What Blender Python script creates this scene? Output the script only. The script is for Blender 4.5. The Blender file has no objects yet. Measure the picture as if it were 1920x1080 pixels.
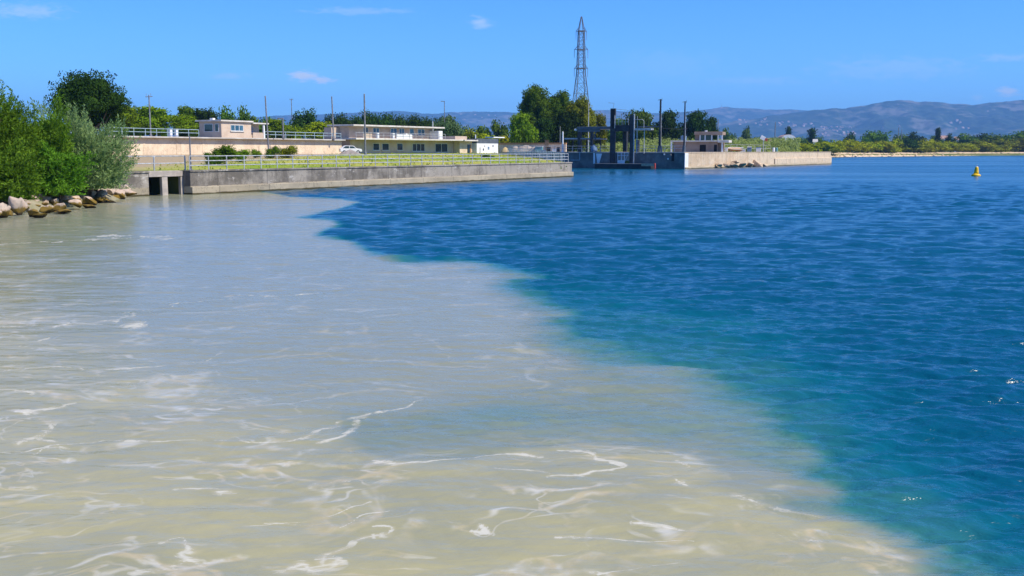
import bpy, bmesh, math, random
import numpy as np
from mathutils import Vector, Matrix
R = math.radians
C = bpy.context.scene.collection
SC = bpy.context.scene

# ------------------------------------------------------------------ camera, sky, sun, exposure
CAM_H, F, HZ = 3.5, 1900.0, 282.0            # eye height, focal length in photo pixels, horizon row
PITCH = math.atan((540 - HZ) / F); CT, ST = math.cos(PITCH), math.sin(PITCH)
cam = bpy.data.cameras.new('camera'); cam.sensor_width = 36; cam.lens = 36 * F / 1920
cam.clip_start = .1; cam.clip_end = 40000
co = bpy.data.objects.new('camera', cam); C.objects.link(co)
co.location = (0, 0, CAM_H); co.rotation_euler = (R(90) - PITCH, 0, 0); SC.camera = co

SUN_EL = 50; SUN_AZ = (0.92, -0.39)          # towards the sun: from the right and a little behind
sl = math.hypot(*SUN_AZ); sdir = Vector((SUN_AZ[0] / sl * math.cos(R(SUN_EL)), SUN_AZ[1] / sl * math.cos(R(SUN_EL)), math.sin(R(SUN_EL))))
sun = bpy.data.lights.new('sun', 'SUN'); sun.energy = 4.6; sun.angle = R(.5); sun.color = (1, .93, .79)
so = bpy.data.objects.new('sun', sun); C.objects.link(so); so.rotation_euler = sdir.to_track_quat('Z', 'Y').to_euler(); so.location = (50, -20, 90)
SC.view_settings.view_transform = 'Standard'; SC.view_settings.look = 'None'; SC.view_settings.exposure = 0.55; SC.view_settings.gamma = 1
SC.cycles.use_denoising = True; SC.cycles.sample_clamp_direct = 1.3; SC.cycles.sample_clamp_indirect = 3
SC.cycles.max_bounces = 6; SC.cycles.diffuse_bounces = 2; SC.cycles.glossy_bounces = 3; SC.cycles.transmission_bounces = 2; SC.cycles.volume_bounces = 0; SC.cycles.transparent_max_bounces = 4
SC.cycles.caustics_reflective = False; SC.cycles.caustics_refractive = False

def ray(px, py):
    a, b = (px - 960) / F, (540 - py) / F
    return Vector((a, CT + b * ST, -ST + b * CT))
def at(px, py, z=0.0):
    r = ray(px, py); t = (z - CAM_H) / r.z
    return Vector((r.x * t, r.y * t, z))
def pd(px, py, Y):
    r = ray(px, py); t = Y / r.y
    return Vector((r.x * t, Y, CAM_H + r.z * t))
def zp(py, Y): return pd(960, py, Y).z
def proj(X, Y, Z):
    dz = Z - CAM_H; dep = Y * CT - dz * ST; up = Y * ST + dz * CT
    return 960 + F * X / dep, 540 - F * up / dep

# ---- node helper
class NT:
    def __init__(s, tree): s.t = tree; s.n = tree.nodes; s.l = tree.links
    def __call__(s, typ, ins=None, **props):
        nd = s.n.new(typ)
        for k, v in props.items(): setattr(nd, k, v)
        for k, v in (ins or {}).items():
            sk = nd.inputs[k]
            if isinstance(v, bpy.types.NodeSocket): s.l.new(v, sk)
            else: sk.default_value = v
        return nd
    def math(s, op, a, b=0.0, clamp=False):
        return s('ShaderNodeMath', {0: a, 1: b}, operation=op, use_clamp=clamp).outputs[0]
    def ramp(s, v, a, b, lo=0.0, hi=1.0, smooth=True):
        return s('ShaderNodeMapRange', {'Value': v, 'From Min': a, 'From Max': b, 'To Min': lo, 'To Max': hi}, interpolation_type='SMOOTHSTEP' if smooth else 'LINEAR').outputs[0]
    def mix(s, f, a, b, mode='MIX'):
        nd = s.n.new('ShaderNodeMix'); nd.data_type = 'RGBA'; nd.blend_type = mode
        for i, v in ((0, f), (6, a), (7, b)):
            if isinstance(v, bpy.types.NodeSocket): s.l.new(v, nd.inputs[i])
            else: nd.inputs[i].default_value = v if i == 0 else (*v, 1)[:4]
        return nd.outputs[2]
    def noise(s, vec, scale, detail=3, rough=.55, dist=0.0):
        return s('ShaderNodeTexNoise', {'Vector': vec, 'Scale': scale, 'Detail': detail, 'Roughness': rough, 'Distortion': dist}).outputs['Fac']
    def mapping(s, vec, scale, loc=(0, 0, 0), rot=(0, 0, 0)):
        return s('ShaderNodeMapping', {'Vector': vec, 'Scale': scale, 'Location': loc, 'Rotation': rot}).outputs[0]

world = bpy.data.worlds.new('World'); SC.world = world; world.use_nodes = True
wn = NT(world.node_tree); wn.n.clear()
sky = wn('ShaderNodeTexSky', sky_type='NISHITA', sun_disc=False, sun_elevation=R(SUN_EL), sun_rotation=math.atan2(SUN_AZ[0], SUN_AZ[1]), altitude=0, air_density=1.0, dust_density=0.0, ozone_density=1.2)
skyc = wn('ShaderNodeHueSaturation', {'Color': sky.outputs[0], 'Hue': .5, 'Saturation': 1.25, 'Value': 1.0}).outputs[0]
skyc = wn.mix(1.0, skyc, (.235, .50, .98), 'MULTIPLY')
tc = wn('ShaderNodeTexCoord').outputs['Generated']
sep = wn('ShaderNodeSeparateXYZ', {0: tc}); yy = wn.math('MAXIMUM', sep.outputs[1], .05)
ax = wn.math('DIVIDE', sep.outputs[0], yy); el = wn.math('DIVIDE', sep.outputs[2], yy)
ang = wn('ShaderNodeCombineXYZ', {0: ax, 1: el, 2: 0.0}).outputs[0]
cn = wn.noise(wn.mapping(ang, (22, 75, 1)), 3.0, 6, .62, .6)
tot = None
for px, py, rx, ry, s in [(566, 142, 30, 13, 1.0), (608, 150, 24, 8, .9), (900, 42, 24, 12, .5), (430, 142, 42, 8, .30), (1888, 172, 26, 10, .85), (1832, 184, 12, 7, .3), (50, 20, 90, 16, .4), (670, 20, 110, 8, .25), (1890, 108, 70, 9, .3), (1680, 128, 170, 26, .22), (1420, 152, 120, 9, .2), (1250, 120, 120, 30, .1)]:
    r0, ru = ray(px, py), ray(px, py - ry); rr = ray(px + rx, py)
    cx, ce = r0.x / r0.y, r0.z / r0.y; sx, se = 1 / abs(rr.x / rr.y - cx), 1 / abs(ru.z / ru.y - ce)
    v = wn('ShaderNodeVectorMath', {0: ang, 1: (cx, ce, 0)}, operation='SUBTRACT').outputs[0]
    v = wn('ShaderNodeVectorMath', {0: v, 1: (sx, se, 0)}, operation='MULTIPLY').outputs[0]
    d = wn('ShaderNodeVectorMath', {0: v}, operation='LENGTH').outputs['Value']
    m = wn.ramp(wn.math('ADD', d, wn.math('MULTIPLY', wn.math('SUBTRACT', cn, .5), -2.6)), 1.15, .1, 0, s)
    tot = m if tot is None else wn.math('ADD', tot, m, True)
skyc = wn.mix(tot, skyc, (3.5, 4.05, 4.9))
bg = wn('ShaderNodeBackground', {'Color': skyc, 'Strength': .15})
wo = wn('ShaderNodeOutputWorld', {'Surface': bg.outputs[0]})

# ------------------------------------------------------------------ materials
def newmat(name):
    m = bpy.data.materials.new(name); m.use_nodes = True; nt = NT(m.node_tree); nt.n.clear()
    out = nt('ShaderNodeOutputMaterial'); return m, nt, out
def mat(name, c1, c2=None, rough=.8, scale=1.0, detail=5, bump=0.0, bscale=6.0, metal=0.0, stretch=(1, 1, 1), lo=.38, hi=.62, spec=.3):
    m, nt, out = newmat(name)
    co_ = nt('ShaderNodeTexCoord').outputs['Object']
    col = (*c1, 1)
    if c2 is not None: col = nt.mix(nt.ramp(nt.noise(nt.mapping(co_, stretch), scale, detail, .6), lo, hi), c1, c2)
    p = nt('ShaderNodeBsdfPrincipled', {'Base Color': col, 'Roughness': rough, 'Metallic': metal, 'Specular IOR Level': spec})
    if bump:
        b = nt('ShaderNodeBump', {'Strength': bump, 'Distance': .05, 'Height': nt.noise(co_, bscale, 6, .65)}); nt.l.new(b.outputs[0], p.inputs['Normal'])
    nt.l.new(p.outputs[0], out.inputs[0]); return m
def leafmat(name, c1, c2, trans=.25, nscale=.5):
    m, nt, out = newmat(name)
    co_ = nt('ShaderNodeTexCoord').outputs['Object']
    isl = nt('ShaderNodeNewGeometry').outputs['Random Per Island']; rnd = nt('ShaderNodeObjectInfo').outputs['Random']
    f = nt.math('ADD', nt.math('MULTIPLY', isl, .45), nt.math('MULTIPLY', nt.ramp(nt.noise(co_, nscale, 3), .35, .65), .55))
    col = nt.mix(f, c1, c2)
    col = nt('ShaderNodeHueSaturation', {'Color': col, 'Hue': nt.math('ADD', nt.math('MULTIPLY', rnd, .03), .485), 'Saturation': 1.0, 'Value': nt.math('ADD', nt.math('MULTIPLY', rnd, .4), .8)}).outputs[0]
    d = nt('ShaderNodeBsdfDiffuse', {'Color': col}); t = nt('ShaderNodeBsdfTranslucent', {'Color': col})
    mx = nt('ShaderNodeMixShader', {0: trans, 1: d.outputs[0], 2: t.outputs[0]})
    nt.l.new(mx.outputs[0], out.inputs[0]); return m

M = {}
M['oak'] = leafmat('dark_leaves', (.012, .030, .006), (.045, .085, .014))
M['green'] = leafmat('green_leaves', (.07, .15, .006), (.20, .30, .014))
M['mid'] = leafmat('mid_leaves', (.035, .085, .006), (.12, .19, .016))
M['gold'] = leafmat('golden_leaves', (.06, .085, .006), (.24, .25, .018))
M['olive'] = leafmat('olive_yellow_leaves', (.14, .19, .006), (.34, .36, .012))
M['pine'] = leafmat('pine_needles', (.018, .048, .010), (.06, .11, .018))
M['greygreen'] = leafmat('grey_green_leaves', (.04, .08, .03), (.12, .17, .06))
M['willow'] = leafmat('bank_shrub_leaves', (.05, .13, .008), (.19, .33, .028), .4, .9)
M['silver'] = leafmat('silver_leaves', (.13, .27, .07), (.40, .56, .22), .4, .8)
M['reed'] = leafmat('reed_leaves', (.12, .19, .04), (.32, .40, .12), .3)
M['bark'] = mat('bark', (.07, .05, .035), (.16, .12, .08), .9, 6, bump=.5)
M['plaster'] = mat('plaster_pink_beige', (.48, .36, .26), (.56, .44, .33), .9, .5, bump=.1)
M['plaster2'] = mat('plaster_beige', (.46, .35, .26), (.53, .42, .32), .9, .5, bump=.1)
M['brownwall'] = mat('brown_cabin_wall', (.26, .18, .13), (.33, .24, .18), .9, .5)
M['cream'] = mat('retaining_wall_plaster', (.64, .47, .31), (.50, .35, .23), .9, .45, 7, bump=.3, bscale=2)
def stained(name, c1, c2, dark):
    m, nt, out = newmat(name); g = nt('ShaderNodeTexCoord').outputs['Object']
    col = nt.mix(nt.ramp(nt.noise(nt.mapping(g, (.6, .6, .5)), .5, 6, .65), .36, .64), c1, c2)
    col = nt.mix(nt.ramp(nt.noise(nt.mapping(g, (1.5, 1.5, .22)), 1.0, 5, .7), .56, .70, 0, .55), col, dark)
    col = nt.mix(nt.ramp(nt.math('ABSOLUTE', nt.math('SUBTRACT', nt.noise(g, .35, 7, .72), .5)), .009, .002, 0, .7), col, dark)
    col = nt.mix(nt.ramp(nt.noise(g, .8, 4, .6), .66, .70, 0, .7), col, dark)
    p = nt('ShaderNodeBsdfPrincipled', {'Base Color': col, 'Roughness': .92, 'Specular IOR Level': .2})
    bp = nt('ShaderNodeBump', {'Strength': .3, 'Distance': .05, 'Height': nt.noise(g, 2, 6, .65)}); nt.l.new(bp.outputs[0], p.inputs['Normal']); nt.l.new(p.outputs[0], out.inputs[0]); return m
M['cream'] = stained('retaining_wall_plaster', (.72, .58, .41), (.60, .46, .32), (.30, .22, .15))
M['roofslab'] = mat('pale_roof_slab', (.50, .47, .42), (.40, .36, .31), .85, .6)
M['fascia'] = mat('roof_fascia', (.62, .58, .52), (.5, .45, .38), .8, .8)
M['white'] = mat('white_paint', (.80, .80, .78), (.70, .70, .68), .6, 1.0)
M['whitewall'] = mat('white_wall', (.78, .77, .74), (.66, .66, .65), .85, .5)
M['glass'] = mat('dark_glass', (.012, .028, .036), (.03, .05, .06), .08, .7, spec=.6)
M['blueglass'] = mat('blue_glass', (.03, .09, .14), (.06, .14, .2), .08, .7, spec=.6)
M['frame'] = mat('window_frame', (.62, .62, .6), rough=.5)
M['rail'] = mat('galvanised_rail', (.52, .53, .52), (.36, .36, .35), .5, 3, metal=.2)
M['pale_rail'] = mat('pale_blue_rail', (.36, .46, .50), (.26, .34, .38), .5, 3)
M['greypole'] = mat('grey_pole', (.22, .22, .23), (.14, .14, .15), .6, 2)
M['darksteel'] = mat('dark_lock_steel', (.018, .021, .026), (.04, .043, .046), .6, .8)
M['bluesteel'] = mat('blue_grey_steel', (.075, .09, .105), (.11, .125, .14), .6, .8)
M['pylon'] = mat('pylon_steel', (.09, .105, .125), (.13, .145, .17), .6, .4, metal=.2)
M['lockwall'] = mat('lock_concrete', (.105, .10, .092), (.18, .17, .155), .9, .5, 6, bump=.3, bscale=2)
M['dark'] = mat('dark_void', (.012, .012, .012), rough=.95)
M['yellow'] = mat('buoy_yellow', (.80, .50, .012), (.66, .40, .012), .45, 2)
M['red'] = mat('red_paint', (.45, .05, .04), (.35, .08, .05), .6, 2)
M['wood'] = mat('weathered_plank', (.45, .34, .24), (.34, .25, .17), .85, 2)
M['rust'] = mat('rusty_coping', (.42, .22, .09), (.34, .2, .1), .9, 1)
M['tarp'] = mat('blue_tarp', (.10, .17, .26), (.16, .24, .34), .6, 1)
M['teal'] = mat('teal_paint', (.10, .26, .27), (.14, .3, .3), .6, 1)
M['rubber'] = mat('black_rubber', (.015, .015, .015), rough=.8)
M['sandheap'] = mat('gravel_heap', (.34, .29, .24), (.22, .19, .16), .95, 1.2, bump=.6)
M['tan'] = mat('tan_dirt', (.48, .36, .16), (.40, .30, .16), .95, 1)
M['pinkroof'] = mat('pink_tile_roof', (.44, .28, .22), (.38, .24, .19), .85, 1)
M['mud'] = mat('bank_soil', (.30, .26, .17), (.20, .19, .10), .95, .7, bump=.4)
M['terrace'] = mat('terrace_paving', (.42, .38, .32), (.36, .33, .28), .9, .5)
M['apron'] = mat('concrete_apron', (.46, .42, .36), (.38, .34, .28), .9, .4)
M['beach'] = mat('shore_gravel', (.64, .48, .30), (.48, .35, .22), .95, .25, 6)

def rockmat(name, a, b, algae):
    m, nt, out = newmat(name)
    g = nt('ShaderNodeNewGeometry').outputs['Position']; z = nt('ShaderNodeSeparateXYZ', {0: g}).outputs[2]
    n = nt.noise(g, 1.3, 6, .65); n2 = nt.noise(g, 5, 5, .6)
    col = nt.mix(nt.ramp(n, .35, .65), a, b)
    zz = nt.math('ADD', z, nt.math('MULTIPLY', nt.math('SUBTRACT', n2, .5), .45))
    col = nt.mix(nt.ramp(zz, .48, .36), col, algae)
    col = nt.mix(nt.ramp(zz, .2, .08), col, (.03, .022, .012))
    p = nt('ShaderNodeBsdfPrincipled', {'Base Color': col, 'Roughness': .9, 'Specular IOR Level': .2})
    bp = nt('ShaderNodeBump', {'Strength': .6, 'Distance': .08, 'Height': n2}); nt.l.new(bp.outputs[0], p.inputs['Normal'])
    nt.l.new(p.outputs[0], out.inputs[0]); return m
M['rock'] = rockmat('riprap_rock', (.56, .41, .30), (.34, .28, .22), (.17, .11, .02))

def quaymat(name, top1, top2, low, split, noise_amt=.3):
    """weathered concrete: dark lichen on the upper face, pale patches, bare lower ledge, wet algae line"""
    m, nt, out = newmat(name)
    g = nt('ShaderNodeTexCoord').outputs['Object']; sp = nt('ShaderNodeSeparateXYZ', {0: g}); z = sp.outputs[2]
    big = nt.noise(nt.mapping(g, (.5, .5, .9)), .5, 5, .65); streak = nt.noise(nt.mapping(g, (1.0, 1.0, .35)), 1.0, 6, .75)
    patch = nt.noise(nt.mapping(g, (.8, .8, 1.6)), .9, 6, .7)
    mixv = nt.math('ADD', nt.math('MULTIPLY', streak, .45), nt.math('MULTIPLY', big, .55))
    xb = nt.ramp(sp.outputs[0], 5, 45, -.03, .10, False)
    col = nt.mix(nt.ramp(nt.math('ADD', mixv, xb), .42, .62), top1, top2)
    col = nt.mix(nt.ramp(patch, .57, .66, 0, .8), col, (.46, .43, .38))
    col = nt.mix(nt.ramp(nt.math('ADD', z, nt.math('MULTIPLY', nt.math('SUBTRACT', streak, .5), noise_amt)), split + .03, split - .03), col, nt.mix(nt.ramp(big, .35, .65), low, tuple(c * .72 for c in low)))
    col = nt.mix(nt.ramp(nt.math('ADD', z, nt.math('MULTIPLY', nt.math('SUBTRACT', patch, .5), .25)), .17, .10), col, (.06, .05, .02))
    jx = nt.math('FRACT', nt.math('DIVIDE', sp.outputs[0], 5.7))
    col = nt.mix(nt.math('MULTIPLY', nt.ramp(nt.math('ADD', nt.math('ABSOLUTE', nt.math('SUBTRACT', jx, .5)), nt.math('MULTIPLY', nt.math('SUBTRACT', patch, .5), .02)), .018, .006), .4), col, (.06, .055, .045))
    col = nt.mix(nt.ramp(nt.math('ABSOLUTE', nt.math('SUBTRACT', nt.noise(g, .45, 6, .7), .5)), .008, .002, 0, .6), col, (.07, .06, .05))
    p = nt('ShaderNodeBsdfPrincipled', {'Base Color': col, 'Roughness': .92, 'Specular IOR Level': .2})
    bp = nt('ShaderNodeBump', {'Strength': .35, 'Distance': .04, 'Height': nt.noise(g, 4, 6, .65)}); nt.l.new(bp.outputs[0], p.inputs['Normal'])
    nt.l.new(p.outputs[0], out.inputs[0]); return m
M['quay'] = quaymat('weathered_quay_concrete', (.125, .11, .09), (.31, .275, .225), (.40, .34, .24), .66)
M['jetty'] = quaymat('sunlit_jetty_concrete', (.50, .37, .24), (.62, .49, .34), (.56, .45, .30), .5)
M['palerock'] = mat('pale_rock', (.58, .44, .30), (.36, .27, .18), .92, 1.2, 6, bump=.5)
M['culvert'] = mat('culvert_concrete', (.44, .38, .32), (.32, .28, .24), .92, 1.5, 6, bump=.3)

# ------------------------------------------------------------------ object helpers
def tag(o, label=None, cat=None, group=None, kind=None):
    for k, v in (('label', label), ('category', cat), ('group', group), ('kind', kind)):
        if v: o[k] = v
    return o
def thing(name, label, cat, loc=(0, 0, 0), rz=0.0, group=None):
    o = bpy.data.objects.new(name, None); C.objects.link(o); o.location = loc; o.rotation_euler = (0, 0, rz); o.empty_display_size = .3
    return tag(o, label, cat, group)
def fast_mesh(name, V, Fq, smooth=False):
    """V (n,3), Fq (m,k) index array"""
    me = bpy.data.meshes.new(name); V = np.asarray(V, np.float32); Fq = np.asarray(Fq, np.int32)
    me.vertices.add(len(V)); me.vertices.foreach_set('co', V.ravel())
    k = Fq.shape[1]; me.loops.add(Fq.size); me.loops.foreach_set('vertex_index', Fq.ravel())
    me.polygons.add(len(Fq)); me.polygons.foreach_set('loop_start', np.arange(0, Fq.size, k, dtype=np.int32))
    if smooth: me.polygons.foreach_set('use_smooth', np.ones(len(Fq), bool))
    me.update(calc_edges=True); return me
def link(name, me, m, parent=None, loc=None):
    o = bpy.data.objects.new(name, me); C.objects.link(o)
    if m is not None and not len(me.materials): me.materials.append(m)
    if parent: o.parent = parent
    if loc is not None: o.location = loc
    return o
class MB:
    def __init__(s): s.v = []; s.f = []
    def add(s, vs, fs):
        b = len(s.v); s.v += [tuple(v) for v in vs]; s.f += [tuple(i + b for i in f) for f in fs]; return s
    def box(s, x0, x1, y0, y1, z0, z1):
        return s.add([(x0, y0, z0), (x1, y0, z0), (x1, y1, z0), (x0, y1, z0), (x0, y0, z1), (x1, y0, z1), (x1, y1, z1), (x0, y1, z1)],
                     [(3, 2, 1, 0), (4, 5, 6, 7), (0, 1, 5, 4), (1, 2, 6, 5), (2, 3, 7, 6), (3, 0, 4, 7)])
    def tube(s, p, q, r, r2=None, n=6):
        p, q = Vector(p), Vector(q); r2 = r if r2 is None else r2; d = (q - p).normalized()
        a = d.orthogonal().normalized(); b = d.cross(a); vs = []
        for P, rr in ((p, r), (q, r2)):
            for i in range(n):
                t = 2 * math.pi * i / n; vs.append(P + (a * math.cos(t) + b * math.sin(t)) * rr)
        return s.add(vs, [(i, (i + 1) % n, n + (i + 1) % n, n + i) for i in range(n)] + [tuple(range(n - 1, -1, -1)), tuple(range(n, 2 * n))])
    def path(s, pts, r, n=6):
        for a, b in zip(pts, pts[1:]): s.tube(a, b, r, None, n)
        return s
    def lathe(s, prof, n=20):
        vs = [(r * math.cos(2 * math.pi * i / n), r * math.sin(2 * math.pi * i / n), z) for r, z in prof for i in range(n)]
        k = len(prof); fs = [(j * n + i, j * n + (i + 1) % n, (j + 1) * n + (i + 1) % n, (j + 1) * n + i) for j in range(k - 1) for i in range(n)]
        return s.add(vs, fs + [tuple(range(n - 1, -1, -1)), tuple(range((k - 1) * n, k * n))])
    def prism(s, poly, z0, z1):
        n = len(poly); return s.add([(x, y, z0) for x, y in poly] + [(x, y, z1) for x, y in poly], [tuple(range(n - 1, -1, -1)), tuple(range(n, 2 * n))] + [(i, (i + 1) % n, n + (i + 1) % n, n + i) for i in range(n)])
    def side(s, poly, y0, y1):      # profile in x,z extruded along y
        n = len(poly); return s.add([(x, y0, z) for x, z in poly] + [(x, y1, z) for x, z in poly], [tuple(range(n)), tuple(range(2 * n - 1, n - 1, -1))] + [(i, n + i, n + (i + 1) % n, (i + 1) % n) for i in range(n)])
    def build(s, name, m, parent=None, bevel=0.0, smooth=False):
        me = bpy.data.meshes.new(name); me.from_pydata(s.v, [], s.f); me.validate()
        bm = bmesh.new(); bm.from_mesh(me); bmesh.ops.recalc_face_normals(bm, faces=bm.faces)
        if bevel: bmesh.ops.bevel(bm, geom=bm.edges[:], offset=bevel, segments=1, affect='EDGES')
        bm.to_mesh(me); bm.free()
        if smooth:
            for p in me.polygons: p.use_smooth = True
        return link(name, me, m, parent)
class Fr:
    """a wall frame: origin on the ground, x along the wall, y inland"""
    def __init__(s, o, d):
        s.o = Vector((o[0], o[1])); s.d = Vector(d).normalized(); s.n = Vector((-s.d.y, s.d.x)); s.a = math.atan2(s.d.y, s.d.x)
    def p(s, u, v=0, z=0):
        q = s.o + s.d * u + s.n * v; return Vector((q.x, q.y, z))
    def u(s, px, v=0, z=CAM_H):
        k = (px - 960) / F; b = s.o + s.n * v
        return (k * (b.y * CT + (CAM_H - z) * ST) - b.x) / (s.d.x - k * s.d.y * CT)

# ---- value noise for terrain and water attributes
def vnoise(x, y, seed=0):
    xi = np.floor(x).astype(np.int64); yi = np.floor(y).astype(np.int64); fx = x - xi; fy = y - yi
    fx = fx * fx * (3 - 2 * fx); fy = fy * fy * (3 - 2 * fy)
    def h(i, j):
        n = (i * 374761393 + j * 668265263 + seed * 974634777) & 0xffffffff
        n = ((n ^ (n >> 13)) * 1274126177) & 0xffffffff; n = n ^ (n >> 16)
        return (n & 0xffff) / 65535.0
    return (h(xi, yi) * (1 - fx) + h(xi + 1, yi) * fx) * (1 - fy) + (h(xi, yi + 1) * (1 - fx) + h(xi + 1, yi + 1) * fx) * fy
def fbm(x, y, o=4, seed=0, g=.5):
    s = 0; a = 1; t = 0
    for k in range(o): s = s + a * vnoise(x * 2 ** k, y * 2 ** k, seed + k * 7); t += a; a *= g
    return s / t

# ------------------------------------------------------------------ key frames of the place
q0, q1 = at(358, 365), at(1072, 331)
QF = Fr(q0, (q1 - q0).xy); QL = (q1 - q0).length            # quay wall
r0, r1 = pd(218, HZ, 141), pd(641, HZ, 190)
RF = Fr(r0, (r1 - r0).xy); RL = (r1.xy - r0.xy).length      # retaining wall
b0, b1 = pd(655, HZ, 190), pd(935, HZ, 232)
BF = Fr(b0, (b1 - b0).xy)                                   # long two storey building
lc = at(1283, 317); LF = Fr(lc, (.9, -.44))                 # lock wall, corner at u = 0
j1 = at(1557, 307.5); JF = Fr(lc, (j1 - lc).xy); JL = (j1 - lc).length
QZ, TZ, LZ = 1.93, 5.5, 3.2                                 # levels: quay top, terrace, lock top

# ------------------------------------------------------------------ ground
ul = LF.u(950)
shore = [(-2500, -300), (-60, -300), (-34, -40), (-31, 30), (-30.5, 60), (-32, 76)]
for u, v in ((-9, 1.25), (-4.3, 1.25), (-4.3, 6), (.15, 6), (.3, .4), (QL - .3, .4)): shore.append(tuple(QF.p(u, v).xy))
be = pd(952, HZ, 196)
shore.append((be.x, be.y)); shore += [tuple(LF.p(ul, .5).xy), tuple(LF.p(-.4, .5).xy), tuple(JF.p(JL - .5, .6).xy), tuple(JF.p(JL - .5, 11).xy), (150, 520), (at(1560, 294.3).x, at(1560, 294.3).y), (at(1740, 292.6).x, at(1740, 292.6).y), (at(1930, 291.4).x, at(1930, 291.4).y), (900, 1050), (4000, 1300), (14000, 1500), (14000, 16000), (-14000, 16000), (-14000, -300)]
bm = bmesh.new(); top = [bm.verts.new((x, y, 1.5)) for x, y in shore]; bot = [bm.verts.new((x, y, -2.0)) for x, y in shore]
bm.faces.new(top)
for i in range(len(shore)):
    j = (i + 1) % len(shore); bm.faces.new((top[i], bot[i], bot[j], top[j]))
bmesh.ops.triangulate(bm, faces=[f for f in bm.faces if len(f.verts) > 4])
bmesh.ops.recalc_face_normals(bm, faces=bm.faces)
me = bpy.data.meshes.new('ground'); bm.to_mesh(me); bm.free()
M['field'] = mat('dry_field', (.12, .15, .03), (.24, .22, .08), .95, .02, 6)
tag(link('ground', me, M['field']), kind='structure')

# lawn behind the quay
M['grass'], nt, out = newmat('lawn_grass')
g = nt('ShaderNodeTexCoord').outputs['Object']
gn = nt.noise(nt.mapping(g, (1, .6, 1)), .09, 5, .6); gf = nt.noise(g, 1.6, 5, .7); gd = nt.noise(nt.mapping(g, (.5, 1.4, 1)), .5, 4, .6)
col = nt.mix(nt.ramp(nt.math('ADD', nt.math('MULTIPLY', gn, .6), nt.math('MULTIPLY', gd, .4)), .42, .58), (.20, .30, .018), (.42, .39, .08))
col = nt.mix(nt.ramp(gf, .35, .75, 0, .45), col, (.10, .14, .015))
gx = nt('ShaderNodeSeparateXYZ', {0: g}).outputs[0]
col = nt.mix(nt.ramp(nt.math('ADD', gx, nt.math('MULTIPLY', nt.math('SUBTRACT', gd, .5), 16)), -26, -33), col, nt.mix(gf, (.40, .30, .19), (.30, .24, .13)))
p = nt('ShaderNodeBsdfPrincipled', {'Base Color': col, 'Roughness': .95, 'Specular IOR Level': .1})
bp = nt('ShaderNodeBump', {'Strength': .8, 'Distance': .15, 'Height': gf}); nt.l.new(bp.outputs[0], p.inputs['Normal']); nt.l.new(p.outputs[0], out.inputs[0])
def lawn_z(x, y):
    q = (Vector((x, y)) - QF.o); v = q.dot(QF.n)
    t = min(1, max(0, (v - .6) / 56)); return QZ - .03 + .98 * t ** .75
nu, nv = 60, 40; V = []; Fq = []
L0, L1 = QF.p(-9, 1.6), QF.p(QL - .6, .75)
U0, U1 = RF.p(0, 1), pd(952, HZ, 196)
for j in range(nv + 1):
    for i in range(nu + 1):
        s, t = i / nu, j / nv
        a = L0.xy.lerp(QF.p(.2, .75).xy, s / .12) if s < .12 else QF.p(.2, .75).xy.lerp(L1.xy, (s - .12) / .88)
        if s < .42: b = U0.xy.lerp(RF.p(RL, 1).xy, s / .42)
        else: b = RF.p(RL, 1).xy.lerp(BF.p(52, 3).xy, (s - .42) / .40) if s < .82 else BF.p(52, 3).xy.lerp(U1.xy, (s - .82) / .18)
        q = a.lerp(b, t); V.append((q.x, q.y, lawn_z(q.x, q.y) + .05 * (vnoise(np.array(q.x * .6), np.array(q.y * .6), 5) - .5) * (t > .02)))
for j in range(nv):
    for i in range(nu): k = j * (nu + 1) + i; Fq.append((k, k + 1, k + nu + 2, k + nu + 1))
tag(link('lawn', fast_mesh('lawn', V, Fq, True), M['grass']), kind='structure')
# rough grass on the lawn
rng = np.random.default_rng(3)
tv, tf = [], []
Va = np.array(V)
for _ in range(7000):
    k = rng.integers(len(Va) - nu - 3); p0 = Va[k] + (Va[k + nu + 2] - Va[k]) * rng.random(3); p0[2] = lawn_z(p0[0], p0[1])
    if p0[0] < -29 + rng.normal(0, 3): continue
    h = rng.uniform(.06, .2) * (1.6 if rng.random() < .08 else 1); a = rng.random() * 6.28; w = h * .5; b = len(tv)
    lx, ly = rng.normal(0, .25 * h, 2)
    tv += [(p0[0] - w * math.cos(a), p0[1] - w * math.sin(a), p0[2]), (p0[0] + w * math.cos(a), p0[1] + w * math.sin(a), p0[2]), (p0[0] + lx, p0[1] + ly, p0[2] + h)]; tf.append((b, b + 1, b + 2))
M['tuft'] = leafmat('dry_grass_blades', (.26, .31, .03), (.50, .45, .12), .5)
tag(link('grass', fast_mesh('grass', tv, tf), M['tuft']), kind='stuff')

# terrace and concrete aprons
mb = MB(); mb.prism([tuple(RF.p(-60, .65).xy), tuple(RF.p(RL - .1, .65).xy), tuple(BF.p(1, 12).xy), tuple(BF.p(0, 60).xy), tuple(RF.p(-60, 70).xy)], 1.0, TZ - .01); tag(mb.build('terrace', M['terrace']), kind='structure')
mb = MB(); mb.prism([tuple(LF.p(ul, .7).xy), tuple(LF.p(-.6, .7).xy), tuple(LF.p(4, 30).xy), tuple(LF.p(ul, 34).xy)], 1.0, LZ - .03); tag(mb.build('lock_apron', M['apron']), kind='structure')
mb = MB(); mb.prism([tuple(JF.p(.5, .8).xy), tuple(JF.p(JL - .6, .8).xy), tuple(JF.p(JL - .6, 10.4).xy), tuple(JF.p(.5, 14).xy)], 1.0, LZ - .1); tag(mb.build('jetty_path', M['tan']), kind='structure')
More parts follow.
